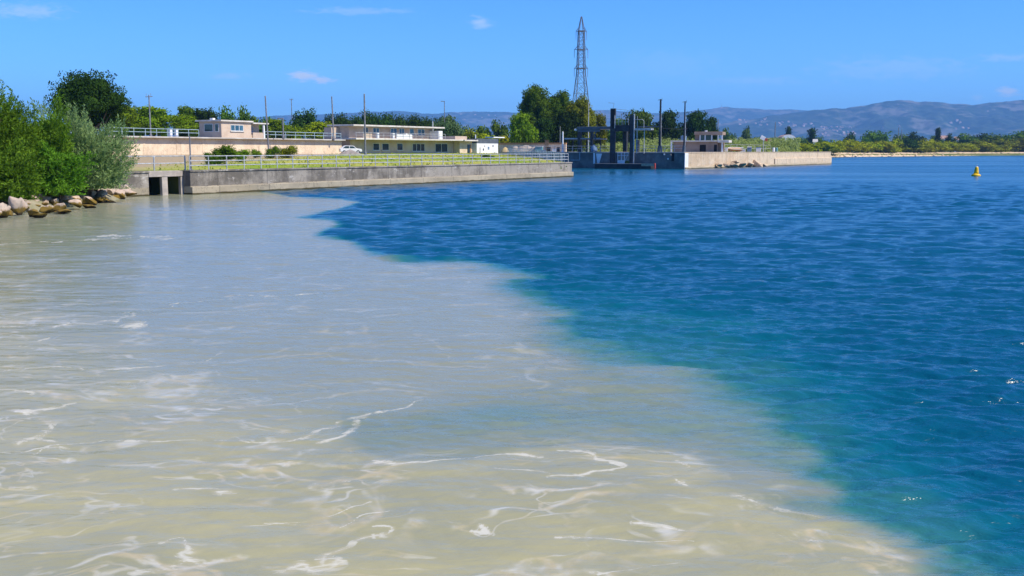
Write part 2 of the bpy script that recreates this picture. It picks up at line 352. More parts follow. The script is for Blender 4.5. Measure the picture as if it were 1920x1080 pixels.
# far shingle beach, left bank
pts = [at(1535, 294.6), at(1640, 293.6), at(1740, 292.6), at(1840, 291.9), at(1935, 291.3), Vector((700, 930, 0))]
bv, bf = [], []
fine = []
for a, b in zip(pts, pts[1:]):
    for k in range(40): fine.append(a.lerp(b, k / 40))
rb = random.Random(4)
for i, q in enumerate(fine):
    n = Vector((-.35, .93, 0)); j = rb.uniform(-1.5, 1.5)
    bv += [tuple(q - n * (2.5 + j) + Vector((0, 0, -.25))), tuple(q + n * (4 + j) + Vector((0, 0, 1.7 + rb.uniform(-.3, .3)))), tuple(q + n * 14 + Vector((0, 0, 2.0 + rb.uniform(-.1, .5)))), tuple(q + n * 22 + Vector((0, 0, 1.52)))]
    if i:
        for k in range(3): c = 4 * i + k; bf.append((c - 4, c - 3, c + 1, c))
tag(link('beach', fast_mesh('beach', bv, bf), M['beach']), kind='structure')
bank = [(-30.2, -30), (-28.6, 20), (-28.0, 40), (-27.8, 52), (-27.9, 60), (-28.2, 68), (-28.6, 74), (-29.5, 77.2)]
bv, bf = [], []
for i, (x, y) in enumerate(bank):
    bv += [(x + 1.2, y, -.5), (x - .3, y, .35), (x - 2.2, y, 1.2), (x - 8, y, 2.2), (x - 40, y, 2.4)]
    if i:
        for k in range(4): c = 5 * i + k; bf.append((c - 5, c, c + 1, c - 4))
tag(link('bank', fast_mesh('bank', bv, bf, True), M['mud']), kind='structure')

# ------------------------------------------------------------------ water
step = 1.25
rows = [-40., -12., 0., 2.5, 4.] + [CAM_H * F / d for d in np.arange(1000, 120, -step * .75)] + [CAM_H * F / d for d in np.arange(120, 7.4, -step * .45)] + [1200., 1800.]
rows = np.array(sorted(set(rows))); ncol = 820
s = np.linspace(-1, 1, ncol)
X = s[None, :] * (.53 * np.maximum(rows, 0)[:, None] + 4.5)
outer = np.array([40, 120, 400, 1500.])
X = np.concatenate([X[:, :1] - outer[::-1][None, :], X, X[:, -1:] + outer[None, :]], 1)
Y = np.repeat(rows[:, None], X.shape[1], 1)
PX, PY = 960 + F * X / np.maximum(Y * CT + CAM_H * ST, .5), None
dep = np.maximum(Y * CT + CAM_H * ST, .5); PY = 540 - F * (Y * ST - CAM_H * CT) / dep
LY = np.log(np.maximum(Y, 2.))
# noise in a frame that follows the flow; its grain grows with distance so far edges fray too
wx, wy = X / (.06 * np.maximum(Y, 3) + .6), LY * 9.0
n1 = fbm(wx * .55, wy * .55, 5, 11) - .5; n2 = fbm(wx * 1.9, wy * 2.6, 4, 23) - .5; n3 = fbm(wx * .22 + 5, wy * .3, 4, 37) - .5
def sdist(poly, x, y):
    d = np.full(x.shape, 1e9); ins = np.zeros(x.shape, bool); n = len(poly)
    for i in range(n):
        ax_, ay_ = poly[i]; bx_, by_ = poly[(i + 1) % n]; ex, ey = bx_ - ax_, by_ - ay_
        t = np.clip(((x - ax_) * ex + (y - ay_) * ey) / (ex * ex + ey * ey + 1e-9), 0, 1)
        d = np.minimum(d, np.hypot(x - ax_ - ex * t, y - ay_ - ey * t))
        c = ((ay_ > y) != (by_ > y)) & (x < ex * (y - ay_) / (ey if abs(ey) > 1e-9 else 1e-9) + ax_); ins ^= c
    return np.where(ins, d, -d)
def sstep(a, b, x): t = np.clip((x - a) / (b - a), 0, 1); return t * t * (3 - 2 * t)
K = 2.4   # rows count more than columns because the water lies nearly edge-on
def P(l): return [(x, y * K) for x, y in l]
plume = P([(-900, 330), (470, 356), (545, 369), (640, 373), (676, 379), (655, 386), (600, 401), (560, 409), (620, 413), (648, 421), (610, 432), (590, 442), (650, 452), (690, 470), (760, 484), (860, 487), (925, 500), (990, 520), (965, 528), (1010, 552), (1085, 590), (1060, 606), (1070, 640), (1110, 655), (1220, 668), (1310, 690), (1370, 722), (1450, 765), (1500, 830), (1530, 890), (1610, 950), (1710, 1000), (1800, 1050), (1920, 1125), (2300, 1400), (-900, 1400)])
wv = np.interp(PY, [350, 420, 480, 520, 640, 760, 1100], [5, 12, 22, 70, 120, 165, 130])
sd = sdist(plume, PX, PY * K)
amp = np.interp(PY, [350, 420, 500, 700, 1100], [6, 16, 34, 110, 150])
c1 = sstep(-.8, 1.0, (sd + n1 * amp * 1.2 + n2 * amp * .85) / wv)
dense = P([(-900, 420), (0, 470), (120, 620), (420, 745), (600, 815), (660, 858), (760, 872), (860, 876), (940, 856), (1060, 842), (1180, 843), (1285, 857), (1345, 897), (1290, 905), (1420, 937), (1540, 968), (1630, 992), (1680, 1024), (1710, 1066), (1780, 1110), (1900, 1400), (-900, 1400)])
sd2 = sdist(dense, PX, PY * K)
w2 = np.where(PX > 640, np.interp(PX, [640, 700, 1300, 1700], [90, 26, 30, 70]), 190)
c2 = sstep(-.9, 1.0, (sd2 + n1 * 70 + n2 * 30) / w2)
pocket = P([(560, 830), (640, 775), (800, 735), (980, 705), (1180, 690), (1330, 720), (1460, 790), (1500, 880), (1360, 880), (1290, 850), (1060, 836), (860, 850), (700, 850)])
c3 = sstep(-60, 130, sdist(pocket, PX, PY * K) + n1 * 160 + n2 * 40)
tail = .24 * sstep(-360, -10, sd + n1 * 160 + n2 * 60) * sstep(485, 620, PY)
conc = np.clip(np.maximum(c1, tail) * (1 - .27 * c3 * (1 - c2)), 0, 1); conc = np.maximum(conc, c2 * sstep(0, .3, c1 + c2))
# hand-laid foam ridges (x, y, half width)
foam = np.zeros_like(X)
n4 = fbm(X * 1.6, Y * 1.6, 4, 71) - .5; n5 = fbm(X * .9 + 9, Y * .9, 3, 83)
rf = random.Random(8)
lines = [([(716, 872), (760, 880), (830, 868), (900, 860), (965, 853), (1010, 857)], 7), ([(755, 884), (800, 872), (850, 866)], 5), ([(1055, 849), (1110, 852), (1128, 866), (1165, 872), (1186, 882), (1150, 890), (1100, 896), (1035, 898)], 6), ([(1185, 884), (1140, 866), (1110, 858)], 4), ([(930, 882), (1000, 886), (1040, 893)], 4), ([(1285, 872), (1308, 884), (1296, 888)], 5), ([(1272, 905), (1290, 915)], 4), ([(600, 1055), (640, 1035), (690, 1012), (735, 1005), (745, 992), (708, 990)], 9), ([(520, 1070), (560, 1055), (580, 1068), (640, 1050)], 7), ([(1130, 1080), (1180, 1070), (1230, 1055), (1262, 1050)], 7), ([(340, 918), (400, 918), (437, 923), (425, 926)], 7), ([(585, 910), (655, 903), (625, 907)], 5), ([(305, 1020), (350, 1010), (350, 1030), (330, 1040), (380, 1065), (360, 1080)], 8), ([(250, 1075), (300, 1068), (335, 1050)], 4), ([(45, 838), (70, 830), (105, 800), (90, 828), (120, 835)], 9), ([(50, 778), (100, 770), (150, 760)], 4), ([(230, 719), (285, 721)], 6), ([(0, 735), (60, 738)], 4), ([(0, 655), (50, 642), (85, 632)], 4), ([(590, 830), (640, 815), (690, 782)], 4), ([(240, 612), (275, 610)], 5), ([(60, 855), (170, 835), (300, 828), (480, 832), (560, 822), (690, 780), (790, 745)], 3), ([(0, 850), (140, 845)], 4), ([(740, 960), (690, 968), (640, 990)], 3), ([(900, 1000), (925, 1003), (915, 990)], 4), ([(460, 985), (560, 980), (610, 970), (700, 945)], 3), ([(1430, 995), (1470, 1005), (1540, 1015)], 3), ([(1190, 982), (1240, 985), (1270, 990)], 4), ([(1055, 1010), (1180, 1006), (1290, 1010)], 3), ([(1370, 930), (1440, 950), (1545, 975)], 3), ([(500, 980), (590, 985)], 3), ([(0, 620), (200, 600), (340, 568), (420, 562)], 2), ([(0, 460), (180, 452), (330, 446)], 2.5), ([(420, 552), (520, 551), (600, 548)], 2), ([(230, 590), (300, 578)], 2), ([(0, 695), (120, 690), (300, 686), (430, 660)], 2.5)]
def smooth(ln):
    pts = [ln[0]] + ln + [ln[-1]]; out_ = []
    for a, b, c, d in zip(pts, pts[1:], pts[2:], pts[3:]):
        for k in range(5):
            t = k / 5; out_.append(tuple(.5 * (2 * b[i] + (c[i] - a[i]) * t + (2 * a[i] - 5 * b[i] + 4 * c[i] - d[i]) * t * t + (3 * b[i] - a[i] - 3 * c[i] + d[i]) * t ** 3) for i in (0, 1)))
    return out_ + [ln[-1]]
for ln, hw in lines:
    ln = smooth(ln)
    lx = [p_[0] for p_ in ln]; ly = [p_[1] for p_ in ln]
    m_ = (PX > min(lx) - 60) & (PX < max(lx) + 60) & (PY > min(ly) - 30) & (PY < max(ly) + 30)
    xs = PX[m_] + n1[m_] * 40 + n2[m_] * 26 + n4[m_] * 34; ys = PY[m_] * K + n2[m_] * 26 + n1[m_] * 30 + n4[m_] * 30
    d = np.full(xs.shape, 1e9)
    for (ax_, ay_), (bx_, by_) in zip(ln, ln[1:]):
        ay2, by2 = ay_ * K, by_ * K; ex, ey = bx_ - ax_, by2 - ay2; t = np.clip(((xs - ax_) * ex + (ys - ay2) * ey) / (ex * ex + ey * ey), 0, 1)
        d = np.minimum(d, np.hypot(xs - ax_ - ex * t, ys - ay2 - ey * t))
    foam[m_] = np.maximum(foam[m_], 1 - d / (hw * (.25 + 4.6 * np.clip(n5[m_] * 1.8 - .45, 0, 1))))
foam = np.clip(foam, 0, 1)
# waves: short wind chop in the clear water, calmer in the silt
rw = np.random.default_rng(12); Z = np.zeros_like(X)
spY = np.gradient(rows)[:, None]; spX = (np.gradient(X, axis=1))
gust = .65 + .7 * fbm(X * .03 + 3, Y * .018, 3, 51)
for i in range(56):
    lam = .20 * (15 ** (i / 55.)) ; th = R(258) + rw.normal(0, .42); k = 2 * math.pi / lam
    kx, ky = k * math.cos(th), k * math.sin(th); a = .0088 * lam ** .88
    fade = sstep(1.5, 3.2, lam / np.maximum(spY * abs(math.sin(th)), 1e-3)) * sstep(2, 4, lam / np.maximum(np.abs(spX), 1e-3))
    ph = kx * X + ky * Y + rw.uniform(0, 6.28) + 1.2 * np.sin(.19 * kx * Y - .23 * ky * X)
    if lam > .9: fade = fade * (.42 + .58 * sstep(14, 45, Y))   # longer chop shaped lower near the camera to cut sun glints
    Z += a * fade * (np.sin(ph) + .25 * np.cos(2 * ph))
Z *= gust * (1 - .80 * conc)
for i in range(10):   # slow boils in the silt
    lam = rw.uniform(2.5, 9); th = rw.uniform(0, 6.28); k = 2 * math.pi / lam
    Z += .0030 * lam * .35 * conc * sstep(2, 5, lam / np.maximum(spY, 1e-3)) * np.sin(k * (math.cos(th) * X + math.sin(th) * Y) + rw.uniform(0, 6.28) + 3 * n1)
nr, nc = X.shape
idx = np.arange(nr * nc).reshape(nr, nc)
Fq = np.stack([idx[:-1, :-1], idx[:-1, 1:], idx[1:, 1:], idx[1:, :-1]], -1).reshape(-1, 4)
me = fast_mesh('water', np.stack([X, Y, Z], -1).reshape(-1, 3), Fq, True)
lost = np.broadcast_to(sstep(25, 160, Y), X.shape) * (1 - .75 * conc)   # chop too fine for the mesh, kept as gloss
for nm, arr in (('silt', conc), ('dense', c2), ('foam', foam), ('chop', lost)):
    at_ = me.attributes.new(nm, 'FLOAT', 'POINT'); at_.data.foreach_set('value', arr.astype(np.float32).ravel())
wm, nt, out = newmat('lake_water')
g = nt('ShaderNodeNewGeometry').outputs['Position']
A = {k: nt('ShaderNodeAttribute', attribute_name=k).outputs['Fac'] for k in ('silt', 'dense', 'foam', 'chop')}
fl = nt.mapping(g, (.55, 1, 1)); 
warp = nt('ShaderNodeTexNoise', {'Vector': g, 'Scale': .35, 'Detail': 3.0}).outputs['Color']
wv_ = nt('ShaderNodeVectorMath', {0: warp, 1: (.5, .5, .5)}, operation='SUBTRACT').outputs[0]
wv_ = nt('ShaderNodeVectorMath', {0: wv_, 3: 2.6}, operation='SCALE').outputs[0]
gw = nt('ShaderNodeVectorMath', {0: g, 1: wv_}, operation='ADD').outputs[0]
wisp = nt.noise(nt.mapping(gw, (.5, 1, 1)), .55, 5, .6); fine_ = nt.noise(gw, 2.2, 5, .65)
silt = nt.math('ADD', A['silt'], nt.math('MULTIPLY', nt.math('MULTIPLY', nt.math('SUBTRACT', wisp, .5), .5), nt.math('MULTIPLY', nt.ramp(A['silt'], 0, .25), nt.ramp(A['silt'], 1, .75))), True)
cr = nt('ShaderNodeValToRGB', {'Fac': silt}); e = cr.color_ramp
for pos, c in ((0, (.0010, .062, .110)), (.14, (.002, .088, .125)), (.36, (.03, .14, .125)), (.62, (.115, .19, .155)), (.86, (.18, .205, .14)), (1, (.222, .232, .155))):
    el_ = e.elements[0] if pos == 0 else (e.elements[-1] if pos == 1 else e.elements.new(pos)); el_.position = pos; el_.color = (*c, 1)
col = nt.mix(nt.math('MULTIPLY', A['dense'], .9), cr.outputs[0], nt.mix(nt.ramp(wisp, .36, .64), (.275, .262, .148), (.34, .31, .16)))
# thin cream scum lines on the silt: contour lines of warped noise, broken up
l1 = nt.math('ABSOLUTE', nt.math('SUBTRACT', nt.noise(nt.mapping(gw, (.42, 1, 1)), .42, 4, .5), .5))
l2 = nt.math('ABSOLUTE', nt.math('SUBTRACT', nt.noise(nt.mapping(gw, (.5, 1, 1), (7, 3, 2)), 1.1, 3, .5), .52))
brk = nt.ramp(nt.noise(gw, .8, 4, .7), .40, .60)
scum = nt.math('MAXIMUM', nt.math('MULTIPLY', nt.ramp(l1, .016, .002), .8), nt.math('MULTIPLY', nt.ramp(l2, .014, .002), .6))
g2 = nt('ShaderNodeVectorMath', {0: nt('ShaderNodeTexNoise', {'Vector': gw, 'Scale': 1.1, 'Detail': 4.0}).outputs['Color'], 3: 1.3}, operation='SCALE').outputs[0]
g2 = nt('ShaderNodeVectorMath', {0: gw, 1: g2}, operation='ADD').outputs[0]
vd = nt('ShaderNodeTexVoronoi', {'Vector': nt.mapping(g2, (.5, 1, 1)), 'Scale': .40}, feature='DISTANCE_TO_EDGE').outputs['Distance']
vd2 = nt('ShaderNodeTexVoronoi', {'Vector': nt.mapping(g2, (.7, 1, 1)), 'Scale': 2.6}, feature='DISTANCE_TO_EDGE').outputs['Distance']
vd3 = nt('ShaderNodeTexVoronoi', {'Vector': nt.mapping(g2, (.45, 1, 1), (3, 8, 0)), 'Scale': 1.05}, feature='DISTANCE_TO_EDGE').outputs['Distance']
thin = nt.math('MULTIPLY', nt.math('MULTIPLY', nt.ramp(vd3, .045, .004), nt.ramp(nt.noise(g, .5, 4, .6), .46, .60)), A['dense'])
scum = nt.math('MAXIMUM', nt.math('MAXIMUM', scum, nt.math('MULTIPLY', nt.ramp(vd, .036, .003), .95)), nt.math('MULTIPLY', thin, .72))
scum = nt.math('MULTIPLY', nt.math('MULTIPLY', scum, brk), nt.math('MULTIPLY', nt.ramp(A['silt'], .75, .98), nt.ramp(A['dense'], 0, 1, .38, 1.0)))
col = nt.mix(nt.math('MULTIPLY', scum, .68), col, nt.mix(nt.ramp(fine_, .40, .62), (.47, .38, .21), (.58, .56, .48)))
fn = nt.math('ADD', nt.math('MULTIPLY', nt.noise(nt.mapping(gw, (.6, 1, 1)), 4.5, 6, .75, 1.2), 2.0), nt.math('MULTIPLY', nt.noise(gw, 1.0, 3, .6), 1.6))
lace = nt.math('MULTIPLY', nt.ramp(vd2, .10, .01), nt.ramp(A['foam'], .04, .3))
ff = nt.math('ADD', A['foam'], nt.math('SUBTRACT', fn, 1.80))
ff = nt.math('MULTIPLY', nt.ramp(ff, .62, 1.05), nt.ramp(A['foam'], .02, .35))
ff = nt.math('MAXIMUM', ff, nt.math('MULTIPLY', lace, nt.math('MULTIPLY', nt.ramp(fine_, .42, .62), .8)))
fh = nt.math('MULTIPLY', nt.ramp(A['foam'], .0, .75), .35)
col = nt.mix(nt.math('MULTIPLY', fh, nt.ramp(fine_, .35, .6)), col, (.46, .40, .26))
col = nt.mix(nt.math('MULTIPLY', ff, .58), col, (.58, .57, .50))
# small ripples
calm = nt.ramp(A['silt'], .3, 1, 1.0, .36)
h1 = nt.noise(nt.mapping(g, (.45, 1, 1), rot=(0, 0, R(-8))), 4.2, 4, .65, .4); h2 = nt.noise(nt.mapping(g, (.35, 1, 1), rot=(0, 0, R(12))), 1.5, 4, .6, .3)
band = nt.ramp(nt.noise(nt.mapping(g, (.006, .035, 1)), 1.0, 4, .6), .36, .60, .22, 1.0)
h0 = nt.noise(nt.mapping(g, (.55, 1, 1)), 8.0, 3, .6)
h3 = nt.noise(nt.mapping(g, (.22, 1, 1), rot=(0, 0, R(-5))), .42, 4, .65, .3)
hh = nt.math('ADD', nt.math('ADD', nt.math('ADD', nt.math('MULTIPLY', h1, .42), nt.math('MULTIPLY', h0, .05)), nt.math('MULTIPLY', h2, .9)), nt.math('MULTIPLY', nt.math('MULTIPLY', h3, nt.math('MULTIPLY', A['chop'], band)), 3.6))
slick = nt.math('ADD', nt.math('MULTIPLY', nt.math('SUBTRACT', band, 1.0), A['chop']), 1.0)
bmp = nt('ShaderNodeBump', {'Strength': nt.math('MULTIPLY', calm, slick), 'Distance': .10, 'Height': hh})
p = nt('ShaderNodeBsdfPrincipled', {'Base Color': col, 'Roughness': nt.math('ADD', nt.math('ADD', nt.math('MULTIPLY', ff, .5), .15), nt.math('MULTIPLY', nt.math('MULTIPLY', A['chop'], slick), .10)), 'IOR': 1.33, 'Specular IOR Level': nt.ramp(A['silt'], .2, 1, .5, .22), 'Normal': bmp.outputs[0]})
nt.l.new(p.outputs[0], out.inputs[0])
tag(link('water', me, wm), kind='structure')

# ------------------------------------------------------------------ hills
M['hill'], nt, out = newmat('scrub_hillside')
g = nt('ShaderNodeNewGeometry').outputs['Position']
n_ = nt.noise(nt.mapping(g, (1, .5, 1.6)), .0022, 8, .62); nf = nt.noise(g, .011, 5, .65)
col = nt.mix(nt.ramp(nf, .35, .65), (.014, .036, .028), (.045, .068, .05))
col = nt.mix(nt.ramp(nt.math('ADD', nt.math('MULTIPLY', n_, .7), nt.math('MULTIPLY', nf, .3)), .50, .60, 0, .45), col, (.24, .215, .20))
col = nt.mix(nt.ramp(nt.noise(nt.mapping(g, (1, .4, 2.5)), .008, 4, .6), .68, .74, 0, .8), col, (.42, .36, .32))
p = nt('ShaderNodeBsdfDiffuse', {'Color': col}); nt.l.new(p.outputs[0], out.inputs[0])
HILLS = []
def hills(profile, Yr, front, back, seed, gully):
    pxs = np.linspace(profile[0][0], profile[-1][0], 420); pys = np.interp(pxs, [p_[0] for p_ in profile], [p_[1] for p_ in profile])
    pys = pys + (fbm(pxs * .05, pxs * 0 + seed, 4, seed) - .5) * 4.0
    Xr = (pxs - 960) / F * Yr * CT; Hr = CAM_H + (HZ - pys) * Yr / F
    ts = np.concatenate([np.linspace(0, 1, 70), np.linspace(1.05, 2, 8)])
    V = []
    for t in ts:
        Yt = Yr - front * (1 - t) if t <= 1 else Yr + back * (t - 1)
        prof = (t ** 1.15) if t <= 1 else max(0, 1 - (t - 1))
        xx = Xr * (Yt / Yr if t > 1 else 1 - (1 - t) * front / Yr * .9)
        g_ = 1 - np.abs(2 * fbm(xx / 480 + seed, np.full_like(xx, Yt / 900.), 6, seed + 3) - 1)
        z = np.maximum(Hr, 5) * prof * (1 - gully * (1 - g_) * 4 * t * (1 - t) if t <= 1 else 1) - 3
        V.append(np.stack([xx, np.full_like(xx, Yt), z], -1))
    V = np.array(V); nr, nc = V.shape[:2]; idx = np.arange(nr * nc).reshape(nr, nc)
    HILLS.append((V[:70], Yr))
    Fq = np.stack([idx[:-1, :-1], idx[:-1, 1:], idx[1:, 1:], idx[1:, :-1]], -1).reshape(-1, 4)
    tag(link('hills', fast_mesh('hills', V.reshape(-1, 3), Fq, True), M['hill']), kind='structure')
hills([(-300, 232), (300, 226), (480, 220), (560, 217), (640, 214), (700, 211), (745, 209), (800, 214), (850, 212), (910, 210), (955, 212), (1030, 214), (1110, 209), (1150, 208), (1200, 212), (1250, 214), (1300, 209), (1352, 203), (1385, 203), (1430, 207), (1480, 207), (1530, 209), (1700, 215), (2300, 225)], 11800, 2200, 900, 2, .25)
hills([(1180, 268), (1260, 252), (1330, 236), (1380, 227), (1440, 219), (1500, 211), (1530, 207), (1580, 204), (1620, 198), (1660, 191), (1690, 190), (1710, 191), (1740, 192), (1790, 197), (1815, 198), (1840, 196), (1880, 191), (1920, 189), (2010, 185), (2150, 196), (2400, 230)], 8600, 2600, 900, 9, .75)
def hill_point(k, px, py):
    """the point of range k that the photo shows at px, py"""
    V, Yr = HILLS[k]; fl_ = V.reshape(-1, 3); x, y = proj(fl_[:, 0], fl_[:, 1], fl_[:, 2])
    i = np.argmin((x - px) ** 2 + ((y - py) * 1.5) ** 2); return Vector(fl_[i].tolist())
M['hhouse'] = mat('village_plaster', (.52, .43, .37), (.46, .37, .32), .9, .02); M['hroof'] = mat('village_tiles', (.5, .28, .2), rough=.9)
rh = random.Random(21)
def hill_house(pt, label):
    t = thing('hill_house', label, 'house', pt, rh.uniform(-.6, .6), 'village houses on the hillside')
    w, d, h = rh.uniform(11, 22), rh.uniform(10, 14), rh.uniform(6, 11)
    MB().box(-w / 2, w / 2, -d / 2, d / 2, -8, h).build('wall', M['hhouse'], t)
    MB().side([(-w / 2 - .6, h), (w / 2 + .6, h), (0, h + 3.2)], -d / 2 - .6, d / 2 + .6).build('roof', M['hroof'], t)
for (x0, x1, y0, y1, n, what) in ((1538, 1602, 238, 256, 34, 'tiny pale house in the large hillside village above the shore hedge'), (1448, 1496, 229, 238, 12, 'tiny pale house in the ribbon of houses above the white tunnel shed'), (1506, 1530, 232, 238, 7, 'tiny pale house in the small hamlet right of the ribbon village'), (1376, 1442, 222, 236, 12, 'tiny pale house scattered on the hill right of the lock building'), (1655, 1690, 232, 245, 4, 'tiny pale house low on the main ridge above the round trees'), (1770, 1830, 226, 246, 7, 'tiny pale house on the ridge above the yellow buoy')):
    for i in range(n):
        hill_house(hill_point(1, rh.uniform(x0, x1), rh.uniform(y0, y1)), what)
for i, (px, py) in enumerate([(894, 216), (913, 216), (902, 221), (931, 217)]):
    hill_house(hill_point(0, px, py), 'tiny pale house on the far blue ridge left of the tall trees')
hp = hill_point(0, 1352, 203); t = thing('hill_mast', 'thin radio mast on the crest of the far blue hill', 'mast', (hp.x, hp.y, hp.z - 6))
MB().tube((0, 0, 0), (0, 0, 62), 2.2, .8, 5).build('mast', M['greypole'], t); MB().box(-12, 12, -8, 8, 0, 18).build('station', M['hhouse'], t)

# ------------------------------------------------------------------ foliage
def leaf_quads(rng, P_, Nrm, size, asp):
    n = len(P_); a = rng.normal(size=(n, 3)); a -= Nrm * np.sum(a * Nrm, 1, keepdims=True); a /= np.linalg.norm(a, axis=1, keepdims=True) + 1e-9
    b = np.cross(Nrm, a); s = (size * rng.uniform(.6, 1.35, n))[:, None]
    V = np.stack([P_ - a * s * .5, P_ + b * s * .5 * asp + a * s * .05, P_ + a * s * .5, P_ - b * s * .5 * asp], 1).reshape(-1, 3)
    return V, np.arange(4 * n).reshape(n, 4)
def ico(sub=2):
    bm = bmesh.new(); bmesh.ops.create_icosphere(bm, subdivisions=sub, radius=1); V = np.array([v.co[:] for v in bm.verts]); Fa = np.array([[v.index for v in f.verts] for f in bm.faces]); bm.free(); return V, Fa
ICO2, ICO3 = ico(2), ico(3)
def crown(seed, w, h, z0, nclump, n, leaf, rc=.30, shape='round', asp=.7, core=.55):
    rng = np.random.default_rng(seed); cz = (h + z0) / 2; hz = (h - z0) / 2
    cl = []
    for i in range(nclump):
        for _ in range(30):
            d = rng.normal(size=3); d /= np.linalg.norm(d); r = rng.uniform(.45, .80)
            if shape == 'cone':
                t = (i + .5) / nclump; rad = (1 - t) ** .7 * .6 + .08; an = i * 2.4; c = np.array([math.cos(an) * rad * .35 * w, math.sin(an) * rad * .35 * w, z0 + (h - z0) * t * .92]); break
            if shape == 'vase': d[2] = abs(d[2]) * .9 - .15
            c = np.array([d[0] * w / 2 * r, d[1] * w / 2 * r, cz + d[2] * hz * r])
            if all(np.linalg.norm((c - q) / np.array([w, w, h])) > .13 for q, _ in cl): break
        cl.append((c, rc * rng.uniform(.7, 1.25)))
    cl.append((np.array([0, 0, cz]), rc * 1.1))
    Pn, Nn, VV, FF = [], [], [], []; off = 0
    tot = sum(r ** 2 for _, r in cl)
    for c, r in cl:
        k = max(8, int(n * r ** 2 / tot)); d = rng.normal(size=(k, 3)); d /= np.linalg.norm(d, axis=1, keepdims=True)
        lump = 1 + .28 * np.sin(d[:, 0] * 5 + c[0] * 3) * np.sin(d[:, 1] * 4 + c[1] * 2) + .2 * np.sin(d[:, 2] * 6 + seed)
        rr = (rng.random(k) ** .30 * lump)[:, None]
        ext = np.array([w * r, w * r, (h - z0) * r * .9 if shape != 'cone' else w * r * 1.6])
        Pn.append(c + d * rr * ext + rng.normal(0, leaf * .3, (k, 3))); q = d * .75 + rng.normal(0, .55, (k, 3)) + np.array([0, 0, .25]); Nn.append(q / np.linalg.norm(q, axis=1, keepdims=True))
        if core:
            v = ICO2[0] * (1 + rng.uniform(-.22, .22, (len(ICO2[0]), 1))) * ext * core + c; VV.append(v); FF.append(ICO2[1] + off); off += len(v)
    V1, F1 = leaf_quads(rng, np.concatenate(Pn), np.concatenate(Nn), leaf, asp)
    V1[:, 2] = np.maximum(V1[:, 2], .02)
    # leaves as triangles pairs so that the core can share the array
    T = np.concatenate([F1[:, [0, 1, 2]], F1[:, [0, 2, 3]]])
    if VV: Va_ = np.concatenate([V1] + VV); Fa_ = np.concatenate([T] + [f + len(V1) for f in FF])
    else: Va_, Fa_ = V1, T
    me = fast_mesh('crown', Va_, Fa_); me.materials.append(M['mid']); return me, cl
def trunk_mesh(seed, w, h, z0, cl, r):
    rr = random.Random(seed); mb = MB(); top = Vector((rr.uniform(-.04, .04) * w, 0, z0 + (h - z0) * .45)); mid = Vector((rr.uniform(-.03, .03) * w, rr.uniform(-.03, .03) * w, z0 * .8 + .1))
    mb.tube((0, 0, -.3), mid, r * 1.25, r * .9, 8).tube(mid, top, r * .9, r * .4, 8)
    for c, q in cl[:7]:
        c = Vector(c.tolist()); m_ = mid.lerp(c, .5) + Vector((0, 0, -.04 * h)); mb.tube(mid.lerp(top, .25), m_, r * .5, r * .33, 5).tube(m_, c, r * .33, r * .12, 5)
    bm_ = mb.build('trunk', M['bark']); me = bm_.data; bpy.data.objects.remove(bm_); return me
PROTO = {}
def proto(name, w, h, z0, nclump, n, leaf, trunk=True, seeds=(1,), **kw):
    for k, s_ in enumerate(seeds):
        cr_, cl = crown(s_, w, h, z0, nclump, n, leaf, **kw)
        PROTO.setdefault(name, []).append((trunk_mesh(s_, w, h, z0, cl, w * (.03 if trunk else .012)), cr_, w, h))
proto('oak', 9, 9, 2.0, 16, 26000, .24, seeds=(3,), rc=.21)
proto('tall', 6.5, 12, 1.2, 24, 24000, .34, seeds=(5, 6, 7), rc=.215)
proto('round', 8, 7, .6, 12, 6500, .42, seeds=(11, 12, 13), rc=.24)
proto('pine', 7, 7, 1.6, 11, 6000, .34, seeds=(15, 16), rc=.22)
proto('vase', 8, 8, .8, 11, 9000, .34, seeds=(18,), rc=.20, shape='vase')
proto('far', 9, 8, .3, 9, 1900, .75, seeds=(21, 22, 23, 24), rc=.25)
proto('cypress', 3, 10, .3, 9, 2200, .45, seeds=(31,), rc=.30, shape='cone')
proto('bush', 6, 4, .05, 9, 5200, .26, False, seeds=(41, 42, 43), rc=.25)
proto('farbush', 8, 6, 0, 8, 1500, .62, False, seeds=(51, 52, 53), rc=.27)
rp = random.Random(77)
def plant(kind, name, cat, m, px, top, Y, zb, wpx, label, group=None, k=None):
    """kind of crown, crown centre column, top row, distance, ground level, crown width in photo pixels"""
    lst = PROTO[kind]; tm, cm, w, h = lst[(k if k is not None else rp.randrange(len(lst))) % len(lst)]
    b = pd(px, HZ, Y); H = zp(top, Y) - zb; W = wpx * Y * CT / F
    o = thing(name, label, cat, (b.x, b.y, zb), rp.uniform(0, 6.28), group); sw = W / (w * 1.02); sh = H / (h * 1.0); o.scale = (sw, sw, sh)
    t = link('trunk', tm, None, o); c = link('crown', cm, None, o)
    c.material_slots[0].link = 'OBJECT'; c.material_slots[0].material = M[m]
    return o

